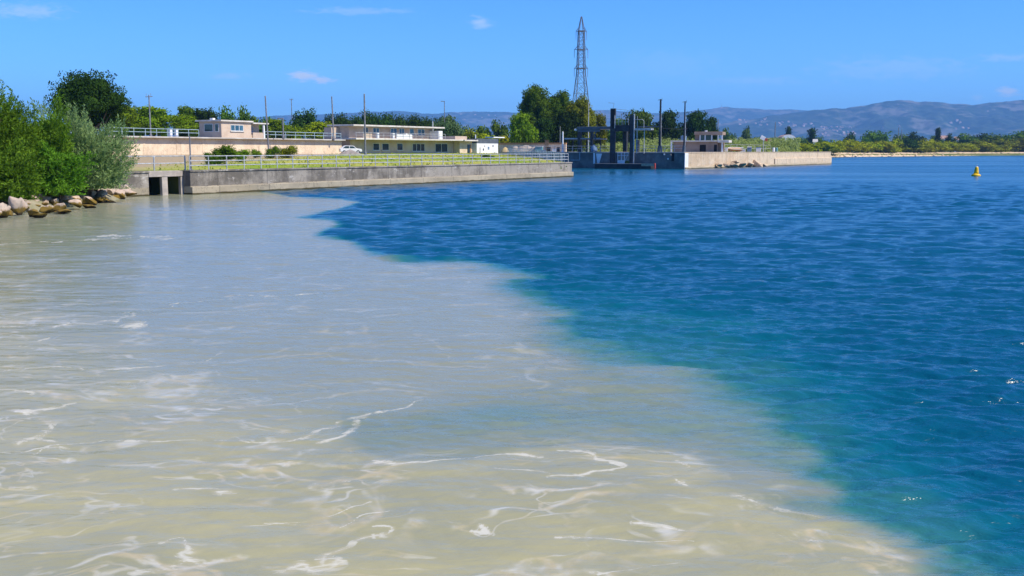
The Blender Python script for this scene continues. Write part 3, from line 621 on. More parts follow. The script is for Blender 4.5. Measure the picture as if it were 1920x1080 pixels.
plant('oak', 'oak_tree', 'tree', 'oak', 171, 131, 118, 3.0, 134, 'big dark broad-crowned tree standing above the left bank shrubs')
for px, top, Y, w, kd, m, lb in [
    (235, 196, 178, 66, 'round', 'green', 'bright green tree right behind the big dark tree'), (292, 200, 186, 92, 'round', 'green', 'widest bright green tree, behind the thin lamp post on the terrace'), (345, 214, 182, 62, 'round', 'green', 'low bright green tree left of the small flat-roofed house'),
    (352, 199, 230, 44, 'round', 'mid', 'dark green tree peeping over the bright trees, left of the house'), (384, 202, 232, 58, 'round', 'oak', 'dark tree directly behind the left end of the small house'),
    (425, 206, 290, 50, 'far', 'mid', 'dark tree behind the middle of the small house roof'), (457, 206, 300, 42, 'far', 'mid', 'dark tree behind the right part of the small house roof'), (488, 210, 300, 44, 'far', 'mid', 'dark low tree just left of the tall bare pole'),
    (520, 224, 235, 60, 'round', 'green', 'bright rounded tree behind the terrace railing, right of the bare pole'), (548, 226, 240, 44, 'round', 'green', 'bright bushy tree below the dark pine on the terrace'),
    (573, 205, 262, 62, 'pine', 'pine', 'dark spreading pine between the two terrace poles'), (596, 228, 225, 62, 'round', 'olive', 'yellow-green tree at the left corner of the two-storey building'), (520, 212, 330, 50, 'far', 'mid', 'hazy dark tree far behind the terrace, left of the pine')]:
    plant(kd, 'broadleaf_tree' if kd != 'pine' else 'pine_tree', 'tree', m, px, top, Y, TZ if Y < 240 else 2.0, w, lb, 'trees behind the terrace')
for px, top, w, m, lb in [(222, 236, 40, 'mid', 'dark shrub behind the terrace railing, nearest the silvery bank shrub'), (256, 240, 44, 'oak', 'dark shrub behind the terrace railing, left of the thin lamp post'), (296, 241, 44, 'mid', 'dark shrub behind the terrace railing, right of the thin lamp post'), (345, 243, 50, 'oak', 'dark low shrub behind the stub posts, left of the small house')]:
    plant('bush', 'terrace_shrub', 'shrub', m, px, top, 164, TZ - .05, w, lb, 'shrubs behind the terrace railing')
ordn = ['first', 'second', 'third', 'fourth', 'fifth', 'sixth', 'seventh', 'eighth', 'ninth', 'tenth', 'eleventh', 'twelfth', 'thirteenth', 'fourteenth', 'fifteenth', 'sixteenth', 'seventeenth', 'eighteenth', 'nineteenth', 'twentieth', 'twenty-first', 'twenty-second', 'twenty-third', 'twenty-fourth', 'twenty-fifth', 'twenty-sixth', 'twenty-seventh', 'twenty-eighth', 'twenty-ninth', 'thirtieth', 'thirty-first', 'thirty-second', 'thirty-third', 'thirty-fourth', 'thirty-fifth', 'thirty-sixth', 'thirty-seventh', 'thirty-eighth', 'thirty-ninth', 'fortieth']
for i, (px, top, w) in enumerate([(634, 212, 44), (662, 217, 40), (690, 208, 40), (715, 213, 40), (740, 212, 46), (762, 217, 36), (786, 216, 40), (808, 219, 36)]):
    plant('pine', 'pine_tree', 'tree', 'pine', px, top, 275 + 8 * (i % 3), 2.0, w * 1.15, ordn[i] + ' from the left in the dark pine row behind the two-storey building', 'pine row behind the building')
plant('vase', 'olive_tree', 'tree', 'greygreen', 836, 208, 262, 2.0, 62, 'ragged grey-green tree with upright limbs right of the two-storey building')
for i, (px, top, Y, w, m) in enumerate([(868, 232, 330, 46, 'greygreen'), (905, 230, 345, 46, 'mid'), (938, 230, 345, 40, 'mid'), (880, 244, 290, 52, 'gold'), (918, 246, 285, 52, 'olive'), (950, 250, 280, 46, 'olive')]):
    plant('far', 'scrub_tree', 'tree', m, px, top, Y, 2.0, w, ['grey-green low tree behind the flat-roofed wing', 'dark low tree behind the white shed', 'dark low tree just left of the tall clump', 'yellowish scrub tree behind the flat roof with the chimney', 'olive scrub tree directly behind the white shed', 'olive scrub tree at the foot of the tall clump'][i], 'scrub trees behind the white shed')
for px, top, Y, w, kd, m, lb, k in [
    (980, 213, 244, 56, 'round', 'green', 'bright green rounded tree at the left foot of the tall clump', 0), (1001, 159, 255, 60, 'tall', 'mid', 'tallest dark green tree left of the pylon', 0), (1046, 166, 258, 60, 'tall', 'mid', 'middle tall dark tree just left of the pylon', 1),
    (1086, 175, 256, 62, 'tall', 'gold', 'golden green tall tree directly in front of the pylon base', 2), (1018, 212, 250, 50, 'round', 'oak', 'small dark tree filling the gap under the tallest tree', 1), (1064, 205, 252, 60, 'round', 'oak', 'dark low tree in the shade under the golden tree', 2), (1122, 214, 258, 34, 'round', 'gold', 'small golden tree right of the white pole', 0)]:
    plant(kd, 'broadleaf_tree', 'tree', m, px, top, Y, 2.2, w, lb, 'tall clump by the pylon', k)
for px, top, Y, w, m, lb in [(1202, 196, 330, 66, 'mid', 'large round dark tree behind the lock gate towers'), (1248, 208, 335, 56, 'oak', 'dark tree behind the tall thick lock mast'), (1300, 209, 340, 62, 'oak', 'dark tree behind the lock control cabin'), (1330, 220, 345, 34, 'oak', 'small dark tree at the right edge of the lock trees'), (1160, 222, 330, 46, 'mid', 'dark tree seen between the lock gate towers')]:
    plant('round', 'broadleaf_tree', 'tree', m, px, top, Y, 2.0, w, lb, 'trees behind the lock')

# far shore: hedge bushes, then trees behind them
hedge = []
rhd = random.Random(5)
px = 1352
while px < 1960:
    hedge.append((px, rhd.uniform(262, 271) if px > 1480 else rhd.uniform(264, 270), rhd.uniform(24, 42))); px += rhd.uniform(13, 18)
for i, (px, top, w) in enumerate(hedge):
    Y = np.interp(px, [1340, 1480, 1560, 1740, 1930], [345, 420, 560, 655, 760]) + rhd.uniform(4, 16)
    big = px > 1860
    plant('farbush', 'shore_bush', 'bush', 'olive' if px < 1800 else rhd.choice(['mid', 'gold', 'olive']), px, top - (3 if big else 0), Y, 1.5, w * 1.45, ordn[i] + ' bush from the left in the long olive hedge on the far shore', 'hedge on the far shore')
plant('farbush', 'shore_bush', 'bush', 'oak', 1699, 257, 640, 1.5, 40, 'dark round bush standing out of the olive hedge, lowest on the beach', 'hedge on the far shore')
for px, top, w, kd, m, lb in [(1366, 238, 26, 'far', 'mid', 'small dark tree left of the twin trees, behind the reeds'), (1400, 245, 26, 'far', 'mid', 'low dark tree behind the reeds, left of the pointed one'), (1398, 240, 14, 'far', 'oak', 'tiny pointed dark tree above the reeds'),
    (1592, 251, 26, 'far', 'oak', 'isolated round dark tree below the village'), (1640, 243, 56, 'far', 'mid', 'broadest dark tree behind the hedge, under the main ridge'), (1690, 249, 30, 'far', 'mid', 'dark tree between the broadest tree and the square one'),
    (1715, 246, 34, 'far', 'oak', 'square dark tree right behind the dark round bush'), (1757, 251, 24, 'far', 'mid', 'low dark tree around the foot of the thin cypress'), (1781, 249, 20, 'far', 'oak', 'small round dark tree right of the thin cypress'), (1830, 246, 34, 'far', 'oak', 'peaked dark tree above the buoy'), (1815, 253, 44, 'far', 'mid', 'low dark tree left below the peaked tree'),
    (1868, 249, 44, 'far', 'mid', 'dark tree at right, two back from the frame edge'), (1898, 250, 44, 'far', 'mid', 'dark tree near the right frame edge'), (1930, 249, 46, 'far', 'oak', 'dark tree cut by the right frame edge'), (1850, 258, 40, 'far', 'mid', 'low tree between the peaked tree and the right group'), (1542, 256, 30, 'far', 'mid', 'low tree under the hillside village'), (1420, 256, 40, 'far', 'mid', 'low tree behind the tilted sign'), (1510, 256, 36, 'far', 'mid', 'low dark tree right of the white tunnel shed')]:
    plant(kd, 'shore_tree', 'tree', m, px, top, 790 + rhd.uniform(-20, 30), 1.5, w * 1.1, lb, 'trees beyond the far hedge')
for px, top, w, lb in [(1477, 238, 9, 'slim dark cypress rising right behind the white tunnel shed'), (1522, 241, 14, 'pointed dark cypress right of the white tunnel shed'), (1757, 240, 9, 'slim dark cypress among trees left of the buoy')]:
    plant('cypress', 'cypress', 'tree', 'oak', px, top, 770, 1.5, w * 1.6, lb, 'cypresses')

# reeds (a pale mass nobody could count) and the distant wood
rng = np.random.default_rng(6)
def mass(name, m, regions, n, size, asp):
    Ps, Ns = [], []
    for (xa, xb, Ya, Yb, zt0, zt1, k) in regions:
        px = rng.uniform(xa, xb, k); Yv = rng.uniform(Ya, Yb, k); Xv = (px - 960) / F * Yv * CT
        cap = zt0 + (zt1 - zt0) * np.clip(fbm(Xv * .09, Yv * .09, 3, 4) * 1.5 - .25, 0, 1); zz = 1.5 + (cap - 1.5) * rng.random(k) ** .5
        Ps.append(np.stack([Xv, Yv, zz], -1)); q = rng.normal(0, .5, (k, 3)) + np.array([.3, -.6, .5]); Ns.append(q / np.linalg.norm(q, axis=1, keepdims=True))
    V, Fq = leaf_quads(rng, np.concatenate(Ps), np.concatenate(Ns), size, asp)
    tag(link(name, fast_mesh(name, V, Fq), M[m]), kind='stuff')
mass('reeds', 'reed', [(1185, 1480, 262, 300, 3.8, 5.2, 9000), (1185, 1500, 300, 360, 5.5, 8.0, 12000), (1110, 1200, 250, 300, 4, 6, 4000)], 0, .8, .35)
mass('distant_wood', 'mid', [(-200, 2100, 980, 1200, 5, 13, 16000), (200, 2100, 1400, 1900, 8, 19, 9000)], 0, 5.0, .8)

# left bank shrubs: leafy sprays
def sprays(seed, w, d, h, ns, nl, ll, lw, upb, lumps, droop=0.0):
    rng = np.random.default_rng(seed); u = rng.normal(size=(ns, 3)); u[:, 2] = np.abs(u[:, 2]) * 1.1 - .12; u /= np.linalg.norm(u, axis=1, keepdims=True)
    lum = np.ones(ns)
    for k in range(lumps):
        a = rng.normal(size=3); a[2] = abs(a[2]); a /= np.linalg.norm(a); lum += .42 * np.exp(-np.sum((u - a) ** 2, 1) / .07)
    r = rng.random(ns) ** .30 * lum * .78
    P0 = u * r[:, None] * np.array([w / 2, d / 2, 1.0]); P0[:, 2] = np.sign(u[:, 2]) * np.abs(u[:, 2]) ** .62 * r * h * .86 + .25
    D = u * .8 + np.array([0, 0, upb]) + rng.normal(0, .35, (ns, 3)); D /= np.linalg.norm(D, axis=1, keepdims=True)
    L = rng.uniform(.5, 1.1, ns) * ll * 4
    ps, aa, bb = [], [], []
    for k in range(nl):
        t = (k + .5) / nl; pos = P0 + D * (L * (t - .35))[:, None] + np.array([0, 0, -droop]) * (t * t * L)[:, None]
        sd_ = rng.normal(size=(ns, 3)); sd_ -= D * np.sum(sd_ * D, 1, keepdims=True); sd_ /= np.linalg.norm(sd_, axis=1, keepdims=True)
        a = D * .75 + sd_ * .65; a /= np.linalg.norm(a, axis=1, keepdims=True); q = rng.normal(size=(ns, 3)); b = np.cross(a, q); b /= np.linalg.norm(b, axis=1, keepdims=True)
        ps.append(pos); aa.append(a); bb.append(b)
    P_, a, b = map(np.concatenate, (ps, aa, bb)); s_ = rng.uniform(.6, 1.3, (len(P_), 1))
    V = np.stack([P_, P_ + a * ll * s_ * .45 + b * lw * s_, P_ + a * ll * s_, P_ + a * ll * s_ * .45 - b * lw * s_], 1).reshape(-1, 3)
    V[:, 2] = np.maximum(V[:, 2], .05)
    F1 = np.arange(len(V)).reshape(-1, 4); T = np.concatenate([F1[:, [0, 1, 2]], F1[:, [0, 2, 3]]])
    v = ICO3[0] * (1 + rng.uniform(-.16, .16, (len(ICO3[0]), 1))) * np.array([w / 2, d / 2, h * .9]) * .62; v[:, 2] = np.abs(v[:, 2]) + .1
    me = fast_mesh('foliage', np.concatenate([V, v]), np.concatenate([T, ICO3[1] + len(V)])); return me
def bank_shrub(px0, px1, top, Y, m, seed, label, ns, nl, ll, lw, upb, lumps=14, dz=.9, droop=0.0):
    a, b = pd(px0, HZ, Y), pd(px1, HZ, Y); w = b.x - a.x; zb = dz; H = zp(top, Y) - zb
    t = thing('bank_shrub', label, 'shrub', ((a.x + b.x) / 2, Y, zb), 0, 'shrubs on the left bank')
    link('foliage', sprays(seed, w, min(w, 6), H, ns, nl, ll, lw, upb, lumps, droop), M[m], t)
    mb = MB(); rr = random.Random(seed)
    for k in range(7): e_ = Vector((rr.uniform(-.35, .35) * w, rr.uniform(-1.2, 1.2), H * rr.uniform(.5, .75))); mb.tube((rr.uniform(-.3, .3), rr.uniform(-.3, .3), -.6), e_ * .5, .07, .05, 5).tube(e_ * .5, e_, .05, .02, 5)
    mb.build('stem', M['bark'], t)
bank_shrub(-130, 62, 144, 61, 'willow', 1, 'tall bright green leafy shrub cut by the left frame edge', 3000, 12, .22, .035, .5)
bank_shrub(-20, 88, 172, 62.5, 'willow', 8, 'round green shrub in front of the gap between the two tall ones', 1900, 12, .21, .033, .4)
bank_shrub(56, 132, 196, 64.5, 'willow', 2, 'green feathery shrub left of the silvery one, two tall tips', 1700, 12, .21, .032, .7)
bank_shrub(92, 228, 226, 68.5, 'silver', 3, 'silvery grey-green shrub nearest the culvert on the left bank', 2800, 13, .22, .030, .55, 18)
bank_shrub(-40, 62, 268, 57, 'willow', 4, 'low green shrub at the left edge overhanging the rocks', 1300, 12, .20, .036, .2, 10, .7, .2)
bank_shrub(48, 150, 268, 63, 'willow', 5, 'low dark green shrub drooping over the middle rocks', 1500, 12, .20, .034, .2, 10, .7, .2)
bank_shrub(128, 222, 286, 70, 'silver', 6, 'low grey-green shrub with yellowish base above the end rocks', 1100, 12, .20, .030, .3, 10, .9, .1)
# shrubs on the lawn in front of the retaining wall
for px, top, Y, w, m, lb in [(420, 274, 98, 54, 'mid', 'dark green spiky bush behind the railing, left of the lawn'), (396, 284, 97, 30, 'mid', 'small bush at the left side of the spiky bush'), (452, 281, 108, 40, 'green', 'low green bush against the retaining wall, right of the spiky bush'), (482, 278, 130, 22, 'green', 'narrow bush left of the bare tall pole foot'), (512, 272, 130, 32, 'mid', 'bush at the foot of the tall bare pole'), (540, 271, 132, 38, 'gold', 'yellow-edged bush right of the pole foot'), (915, 290, 158, 30, 'mid', 'round dark bush on the lawn in front of the white shed'), (884, 294, 150, 20, 'green', 'small flat bush on the lawn left of the round bush')]:
    b = pd(px, HZ, Y); plant('bush', 'lawn_bush', 'bush', m, px, top, Y, lawn_z(b.x, b.y) - .05, w, lb, 'bushes on the lawn')

# ------------------------------------------------------------------ rocks
def rock(name, loc, sx, sy, sz, seed, label, group, m='rock', rz=None):
    rng = np.random.default_rng(seed); v = ICO3[0].copy()
    for k in range(14):    # chop with random planes for broken facets
        nrm = rng.normal(size=3); nrm /= np.linalg.norm(nrm); dd = rng.uniform(.36, .74); e_ = v @ nrm - dd; v = v - np.outer(np.maximum(e_, 0), nrm)
    v *= 1 + (fbm(v[:, 0] * 3 + seed, v[:, 1] * 3 + v[:, 2] * 2, 3, seed)[:, None] - .5) * .12
    me = fast_mesh(name, v * np.array([sx, sy, sz]), ICO3[1], False); o = link(name, me, M[m]); o.location = loc; o.rotation_euler = (rng.uniform(-.25, .25), rng.uniform(-.25, .25), rng.uniform(0, 6.28) if rz is None else rz)
    return tag(o, label, 'rock', group)
rk = [(2, 392, 40, 34), (30, 384, 34, 40), (44, 388, 30, 30), (14, 400, 26, 16), (62, 398, 26, 18), (88, 392, 30, 18), (100, 380, 30, 22), (112, 388, 34, 22), (134, 372, 34, 26), (146, 382, 34, 20), (160, 368, 30, 22), (168, 378, 34, 20), (186, 360, 34, 24), (188, 374, 30, 18), (204, 364, 26, 24), (214, 358, 20, 18), (222, 368, 24, 16), (120, 396, 36, 10), (200, 379, 34, 8), (165, 386, 40, 9), (75, 404, 30, 9), (-20, 398, 40, 30), (-55, 404, 50, 36)]
words = ['pale tilted boulder', 'angular buff boulder', 'rounded pinkish boulder', 'low mossy boulder']
for i, (px, py, wp, hp_) in enumerate(rk):
    w_ = at(px, max(py + hp_ / 2, 372)); Y = w_.y if py + hp_ / 2 > 372 else 74
    Y = min(Y + (2.0 if py < 382 else 0), np.interp(px, [-60, 0, 60, 230], [56, 58, 62, 76.5])); q = pd(px, py, Y); sc = Y / F
    rock('bank_rock', (q.x, q.y, max(q.z, .05)), wp * sc * .55, wp * sc * .55, hp_ * sc * .66, 100 + i, words[i % 4] + ', ' + ordn[sorted(range(len(rk)), key=lambda k: rk[k][0]).index(i)] + ' from the left along the bank waterline', 'riprap rocks on the left bank')
rk2 = random.Random(61)
for i in range(30):
    px = -10 + 236 * (i + .5) / 30 + rk2.uniform(-4, 4); Y = np.interp(px, [-60, 0, 60, 230], [56, 58, 62, 76.5]) + rk2.uniform(-.9, 1.6); q = pd(px, HZ, Y) + Vector((.7, 0, 0))
    w = rk2.uniform(.35, .75); rock('bank_rock', (q.x, q.y, min(1.3, .1 + max(0, -28.1 - q.x) * .5 + rk2.uniform(0, .3))), w, w * .9, w * rk2.uniform(.5, .9), 400 + i, 'small broken stone between the boulders, ' + ordn[i] + ' small one from the left on the bank', 'riprap rocks on the left bank')
for i, (px, py, wp, hp_) in enumerate([(1342, 308, 10, 10), (1352, 310, 12, 6), (1366, 309, 16, 8), (1380, 310, 20, 7), (1398, 309, 16, 9), (1412, 308, 24, 10), (1372, 304, 12, 5), (1424, 311, 12, 5)]):
    u = JF.u(px); q = JF.p(u, -1.0 - .3 * (i % 2)); sc = q.y / F
    rock('jetty_rock', (q.x, q.y, zp(py, q.y)), wp * sc * .85, 1.2, hp_ * sc * .8, 200 + i, words[i % 4] + ' lying at the jetty foot, ' + ordn[i] + ' of that pile', 'rocks at the foot of the jetty', 'palerock')
# shore stones on the far beach
sv, sf = [], []; off = 0
for i in range(420):
    a = fine[int(rng.integers(0, len(fine) - 2))]; n = Vector((-.35, .93, 0)); q = a + n * float(rng.uniform(-2.0, 9)) + Vector((float(rng.uniform(-3, 3)), 0, 0))
    v = ICO2[0][::1] * (1 + rng.uniform(-.25, .25, (len(ICO2[0]), 1))) * rng.uniform(.2, .6) * np.array([1.3, 1, .7]) + np.array([q.x, q.y, float(np.clip((q - a).dot(n) * .3 + .6, 0.05, 1.7))]); sv.append(v); sf.append(ICO2[1] + off); off += len(v)
tag(link('shore_stones', fast_mesh('shore_stones', np.concatenate(sv), np.concatenate(sf)), M['beach']), kind='stuff')

# ------------------------------------------------------------------ quay wall, culvert, railings
def wall_thing(fr, label, u0, u1, v0, v1, ztop, m, ledge, name='quay_wall', cap=None):
    t = thing(name, label, 'wall', fr.p(u0, 0, 0), fr.a); L = u1 - u0
    MB().box(0, L, v0, v1, -2, ztop - .14).build('wall', M[m], t, .02)
    MB().box(-.02, L + .08, v0 - .07, v1 + .05, ztop - .14, ztop).build('coping', M[cap or m], t, .02)
    if ledge: MB().box(-.01, L + .12, v0 - .22, v0 + .05, -2, ledge).build('ledge', M[m], t, .03)
    return t
t = wall_thing(QF, 'long stained concrete quay wall edging the lawn', 0, QL, 0, .8, QZ, 'quay', .62)
MB().box(QL - .8, QL - .003, .8, 7.5, -2, QZ - .15).build('end_wall', M['quay'], t)
RC = .85
uc0, uc1 = QF.u(279, RC, 1), QF.u(345, RC, 1)
wall_thing(QF, 'short dark stained concrete wall left of the culvert', uc0 - 7, uc0, RC, RC + .8, QZ - .02, 'quay', 0, 'bank_wall')
t = thing('culvert', 'concrete outlet with two dark square openings in the quay', 'culvert', QF.p(uc0 + .005, RC, 0), QF.a); L = uc1 - uc0
x1, x2, x3 = [QF.u(k, RC, 1) - uc0 for k in (304, 314.5, 339)]
MB().box(0, L + .6, -.04, .8, 1.45, QZ - .01).build('lintel', M['culvert'], t, .02)
for a, b in ((x1, x2), (x3, L - .01)): MB().box(a, b, 0, .30, -1.5, 1.447).build('pillar', M['culvert'], t, .02)
MB().box(0, L, 4.0, 4.3, -1.5, 1.44).box(-.35, -.01, .82, 4.0, -1.5, 1.44).box(0, L, .82, 4.29, 1.455, 1.7).build('tunnel', M['dark'], t)  # near-black lining paints in the shade inside the openings
def railing(name, label, pts, h, rails, spacing, m, r=.03, group=None, pr=None, cat='railing'):
    o = Vector(pts[0]); t = thing(name, label, cat, o, 0, group); P_ = [Vector(p_) - o for p_ in pts]
    mb = MB()
    for k in rails: mb.path([p_ + Vector((0, 0, h * k)) for p_ in P_], r, 6)
    mb.build('rails', M[m], t)
    for a, b in zip(P_, P_[1:]):
        n = max(1, round((b - a).length / spacing))
        for i in range(n + (b is P_[-1])):
            q = a.lerp(b, i / n); MB().tube(q, q + Vector((0, 0, h)), pr or r * 1.15, None, 6).build('post', M[m], t)
    return t
railing('quay_railing', 'long galvanised railing along the top of the quay wall', [QF.p(.35, .4, QZ), QF.p(QL - .3, .4, QZ)], 1.12, (1, .66, .33), 1.95, 'rail', .04)
railing('culvert_railing', 'short railing over the culvert and the dark bank wall', [QF.p(QF.u(232, RC, 3), RC + .35, QZ), QF.p(QF.u(352, RC, 3), RC + .35, QZ)], 1.12, (1, .5), 3.6, 'rail', .042, pr=.07)
railing('channel_fence', 'close-set pale blue fence on the tip of the lawn', [QF.p(QL - .4, .9, QZ), Vector((be.x * .45 + q1.x * .55, be.y * .45 + q1.y * .55, 2.35)), Vector((be.x, be.y, 2.75))], 1.2, (1, .7, .4, .1), 1.6, 'pale_rail', .035, cat='fence')
t = thing('sluice_pole', 'thin dark post rising beside the culvert from the railing', 'pole', QF.p(QF.u(357, .6, 3), .6, QZ)); MB().tube((0, 0, 0), (0, 0, 2.7), .07, .06).build('shaft', M['greypole'], t); MB().box(-.14, .14, -.14, .14, -.01, .05).build('base_plate', M['greypole'], t)

# ------------------------------------------------------------------ retaining wall and terrace
t = thing('retaining_wall', 'tall sunlit peach plaster retaining wall with projecting slab', 'wall', RF.p(0, 0, 0), RF.a)
MB().box(-30, RL, 0, .6, 1.2, TZ - .22).build('wall', M['cream'], t, .02)
MB().box(-30, RL + .25, -.75, .8, TZ - .22, TZ).build('slab', M['roofslab'], t, .03)
for k in (5, 11.5, 17, 23.5, 33): MB().box(k, k + .3, -.04, .02, 1.3, TZ - .24).build('pilaster', M['cream'], t)
MB().box(RL - .6, RL + .02, .62, 14, 1.2, TZ - .23).build('return_wall', M['cream'], t)
uA = RF.u(415, 4, 7)
railing('terrace_railing', 'blue-grey railing on the terrace left of the small house', [RF.p(-14, 0, TZ), RF.p(RF.u(374, 0), 0, TZ)], 1.1, (1, .55), 2.2, 'pale_rail', .045, 'terrace railings')
railing('terrace_railing', 'blue-grey railing on the terrace right of the small house', [RF.p(RF.u(498), 0, TZ), RF.p(RL - .2, 0, TZ)], 1.1, (1, .55), 2.6, 'pale_rail', .05, 'terrace railings')
for px, lb in ((321, 'left of two white stub posts on the terrace edge'), (332, 'right of two white stub posts on the terrace edge')):
    t = thing('stub_post', lb, 'post', RF.p(RF.u(px, 1), 1, TZ), RF.a, 'white stub posts'); MB().box(-.22, .22, -.2, .2, -.05, 1.1).build('shaft', M['whitewall'], t, .03); MB().box(-.27, .27, -.25, .25, 1.1, 1.18).build('cap', M['whitewall'], t)

def window(parent, x0, x1, z0, z1, y, n=2, glass='glass', sill=True):
    """frame proud of the wall plane y (facing -y), panes behind it"""
    mb = MB(); e_ = .09
    mb.box(x0, x1, y - .07, y, z0, z0 + e_).box(x0, x1, y - .07, y, z1 - e_, z1).box(x0, x0 + e_, y - .069, y, z0 + e_, z1 - e_).box(x1 - e_, x1, y - .069, y, z0 + e_, z1 - e_)
    for k in range(1, n): xm = x0 + (x1 - x0) * k / n; mb.box(xm - .05, xm + .05, y - .066, y, z0 + e_, z1 - e_)
    f = mb.build('window', M['frame'], parent)
    for k in range(n):
        a, b = x0 + (x1 - x0) * k / n, x0 + (x1 - x0) * (k + 1) / n; MB().box(a + .06, b - .06, y - .035, y - .004, z0 + .05, z1 - .05).build('pane', M[glass], f)
    if sill: MB().box(x0 - .12, x1 + .12, y - .16, y - .003, z0 - .1, z0 - .003).build('sill', M['fascia'], f)
    return f
# small house on the terrace
VA = 4.0; t = thing('flat_roofed_house', 'small pink-beige flat-roofed house standing on the terrace', 'house', RF.p(uA, VA, TZ), RF.a)
ux = lambda px, v=VA, z=7.0: RF.u(px, v, z) - uA
zt = zp(227, RF.p(uA, VA).y) - TZ
xb, xc = ux(471), ux(496); DH = 4.6
MB().box(0, xb, 0, DH, 0, zt - .05).build('wall', M['plaster'], t); MB().box(xb + .003, xc, 1.2, DH - .1, 0, zt - .3).build('right_wing', M['plaster'], t)
MB().box(-.4, xb + .25, -.35, DH + .5, zt - .048, zt + .2).build('roof', M['fascia'], t, .02); MB().box(xb + .26, xc + .9, -.3, DH + .3, zt - .28, zt - .06).build('roof', M['fascia'], t, .02)
for y0, y1 in ((.5, 1.3), (1.7, 3.5)):
    f_ = MB().box(-.06, -.003, y0, y1, 1.0, 2.3).build('window', M['frame'], t); MB().box(-.09, -.061, y0 + .1, y1 - .1, 1.1, 2.2).build('pane', M['glass'], f_)
for a, b, z0, z1, y, n, gl in ((432, 456, 1.15, 2.2, 0, 3, 'blueglass'), (473, 484, 1.05, 2.2, 1.2, 2, 'blueglass')): window(t, ux(a), ux(b), z0, z1, y, n, gl)
MB().box(xc - .35, xc - .05, -.1, .2, 0, zt - .29).build('porch_post', M['white'], t); MB().box(xb + .3, xc - .4, -.08, .06, 0, 1.0).build('porch_wall', M['plaster2'], t)
mb = MB(); mb.box(1.0, 1.6, 2.6, 3.2, zt + .2, zt + .55); mb.build('chimney', M['whitewall'], t)

# two-storey building
t = thing('two_storey_building', 'long beige two-storey building with balcony behind the lawn', 'building', BF.p(0, 0, 0), BF.a)
U = lambda px, v=0, z=4.5: BF.u(px, v, z)
zb = 2.75; ze = zp(259, BF.p(U(700)).y); zr = zp(232.5, BF.p(U(660)).y)
x0, xm, xe = U(676), U(868), U(892); xu0, xu1 = U(655, 3), U(812, 3)
vf = 2.6                                                     # ground-floor wall stands back under the balcony
MB().box(x0, xm, vf, 8.2, zb - .6, ze - .3).build('ground_floor_wall', M['plaster'], t)
MB().box(U(668), xm + .15, 0, 8.3, ze - .3, ze).build('balcony_slab', M['fascia'], t, .02)
MB().box(xu0, xu1, 3.0, 7.6, ze + .003, zr - .3).build('upper_wall', M['plaster'], t)
MB().box(xu0 - .7, xu1 + 1.8, 1.2, 8.0, zr - .3, zr).build('roof', M['fascia'], t, .03)
for a, b, n in ((699, 711, 1), (716, 729, 1), (744, 755, 1), (773, 796, 3)): window(t, U(a, vf), U(b, vf), zb + (.75 if n == 1 else .55), zb + 2.15, vf, n)
window(t, U(815.5, vf), U(839, vf), zb + .35, zb + 2.2, vf, 2)
for a, b, n, gl, z0 in ((681, 690, 2, 'glass', .1), (699, 711, 2, 'blueglass', 1.0), (732, 744, 2, 'blueglass', .9), (748, 758, 2, 'blueglass', .9), (768, 776, 1, 'blueglass', .8), (783, 796, 2, 'blueglass', .8)): window(t, U(a, 3, 7), U(b, 3, 7), ze + z0, ze + 2.1, 3.0, n, gl, z0 > .5)
mb = MB(); xs_ = np.arange(U(669), xu1 + .8, 2.0)
for k in xs_: mb.box(k - .03, k + .03, .12, .18, ze, ze + 1.0)
mb.box(xs_[0], xs_[-1], .11, .19, ze + 1.0, ze + 1.06).box(xs_[0], xs_[-1], .135, .165, ze + .5, ze + .54); mb.build('balcony_railing', M['rail'], t)
MB().box(U(684), U(700), .25, .35, ze + .01, ze + .9).build('balcony_screen', M['plaster'], t); MB().box(U(745), U(775), .25, .33, ze + .01, ze + .85).build('balcony_screen', M['whitewall'], t)
for k in (U(713), U(742), U(766)): MB().box(k - .25, k + .25, .4, .9, ze + .01, ze + 1.0).build('planter', M['white'], t, .04)
MB().box(xu1 + .2, U(820, 1), .6, 3.6, ze + .003, ze + 1.7).build('stair_box', M['whitewall'], t, .03)
MB().box(U(622, 5.5), xu0 - .05, 5.5, 7.4, TZ - .2, ze + 2.0).build('link_wing', M['plaster2'], t)
# porch section and white shed at the right end
MB().box(xm + .2, xe, 1.0, 10, zb - .6, ze - .35).build('porch_wall', M['cream'], t); MB().box(xm + .2, xe + .4, -.4, 10.2, ze - .35, ze - .05).build('porch_roof', M['fascia'], t, .02)
MB().box(xm + .6, xe + .2, 2.5, 10.0, ze - .04, ze + .75).build('parapet', M['plaster2'], t)
dr = MB().box(U(876, 1), U(880.5, 1), .93, .99, zb, zb + 2.0).build('door', M['glass'], t); MB().box(U(880.6, 1), U(883, 1), .9, .99, zb, zb + 2.05).build('door', M['rust'], t)
t = thing('white_shed', 'white rendered shed with grey parapet at the building end', 'shed', BF.p(U(894, .4), .4, 0), BF.a); w_ = U(934, .4) - U(894, .4)
MB().box(0, w_, 0, 8, zb - .6, ze - .75).build('wall', M['whitewall'], t); MB().box(-.03, w_ + .05, -.05, 8.05, ze - .75, ze + .25).build('parapet', M['bluesteel'], t, .02)
MB().box(w_ * .82, w_ + 3.0, .2, 2.5, ze + .5, ze + .72).build('canopy', M['white'], t); MB().box(w_ * .84, w_ * .86, .9, 1.0, ze + .25, ze + .5).box(w_ * .97, w_ * .99, .9, 1.0, ze + .25, ze + .5).build('canopy_post', M['rail'], t)
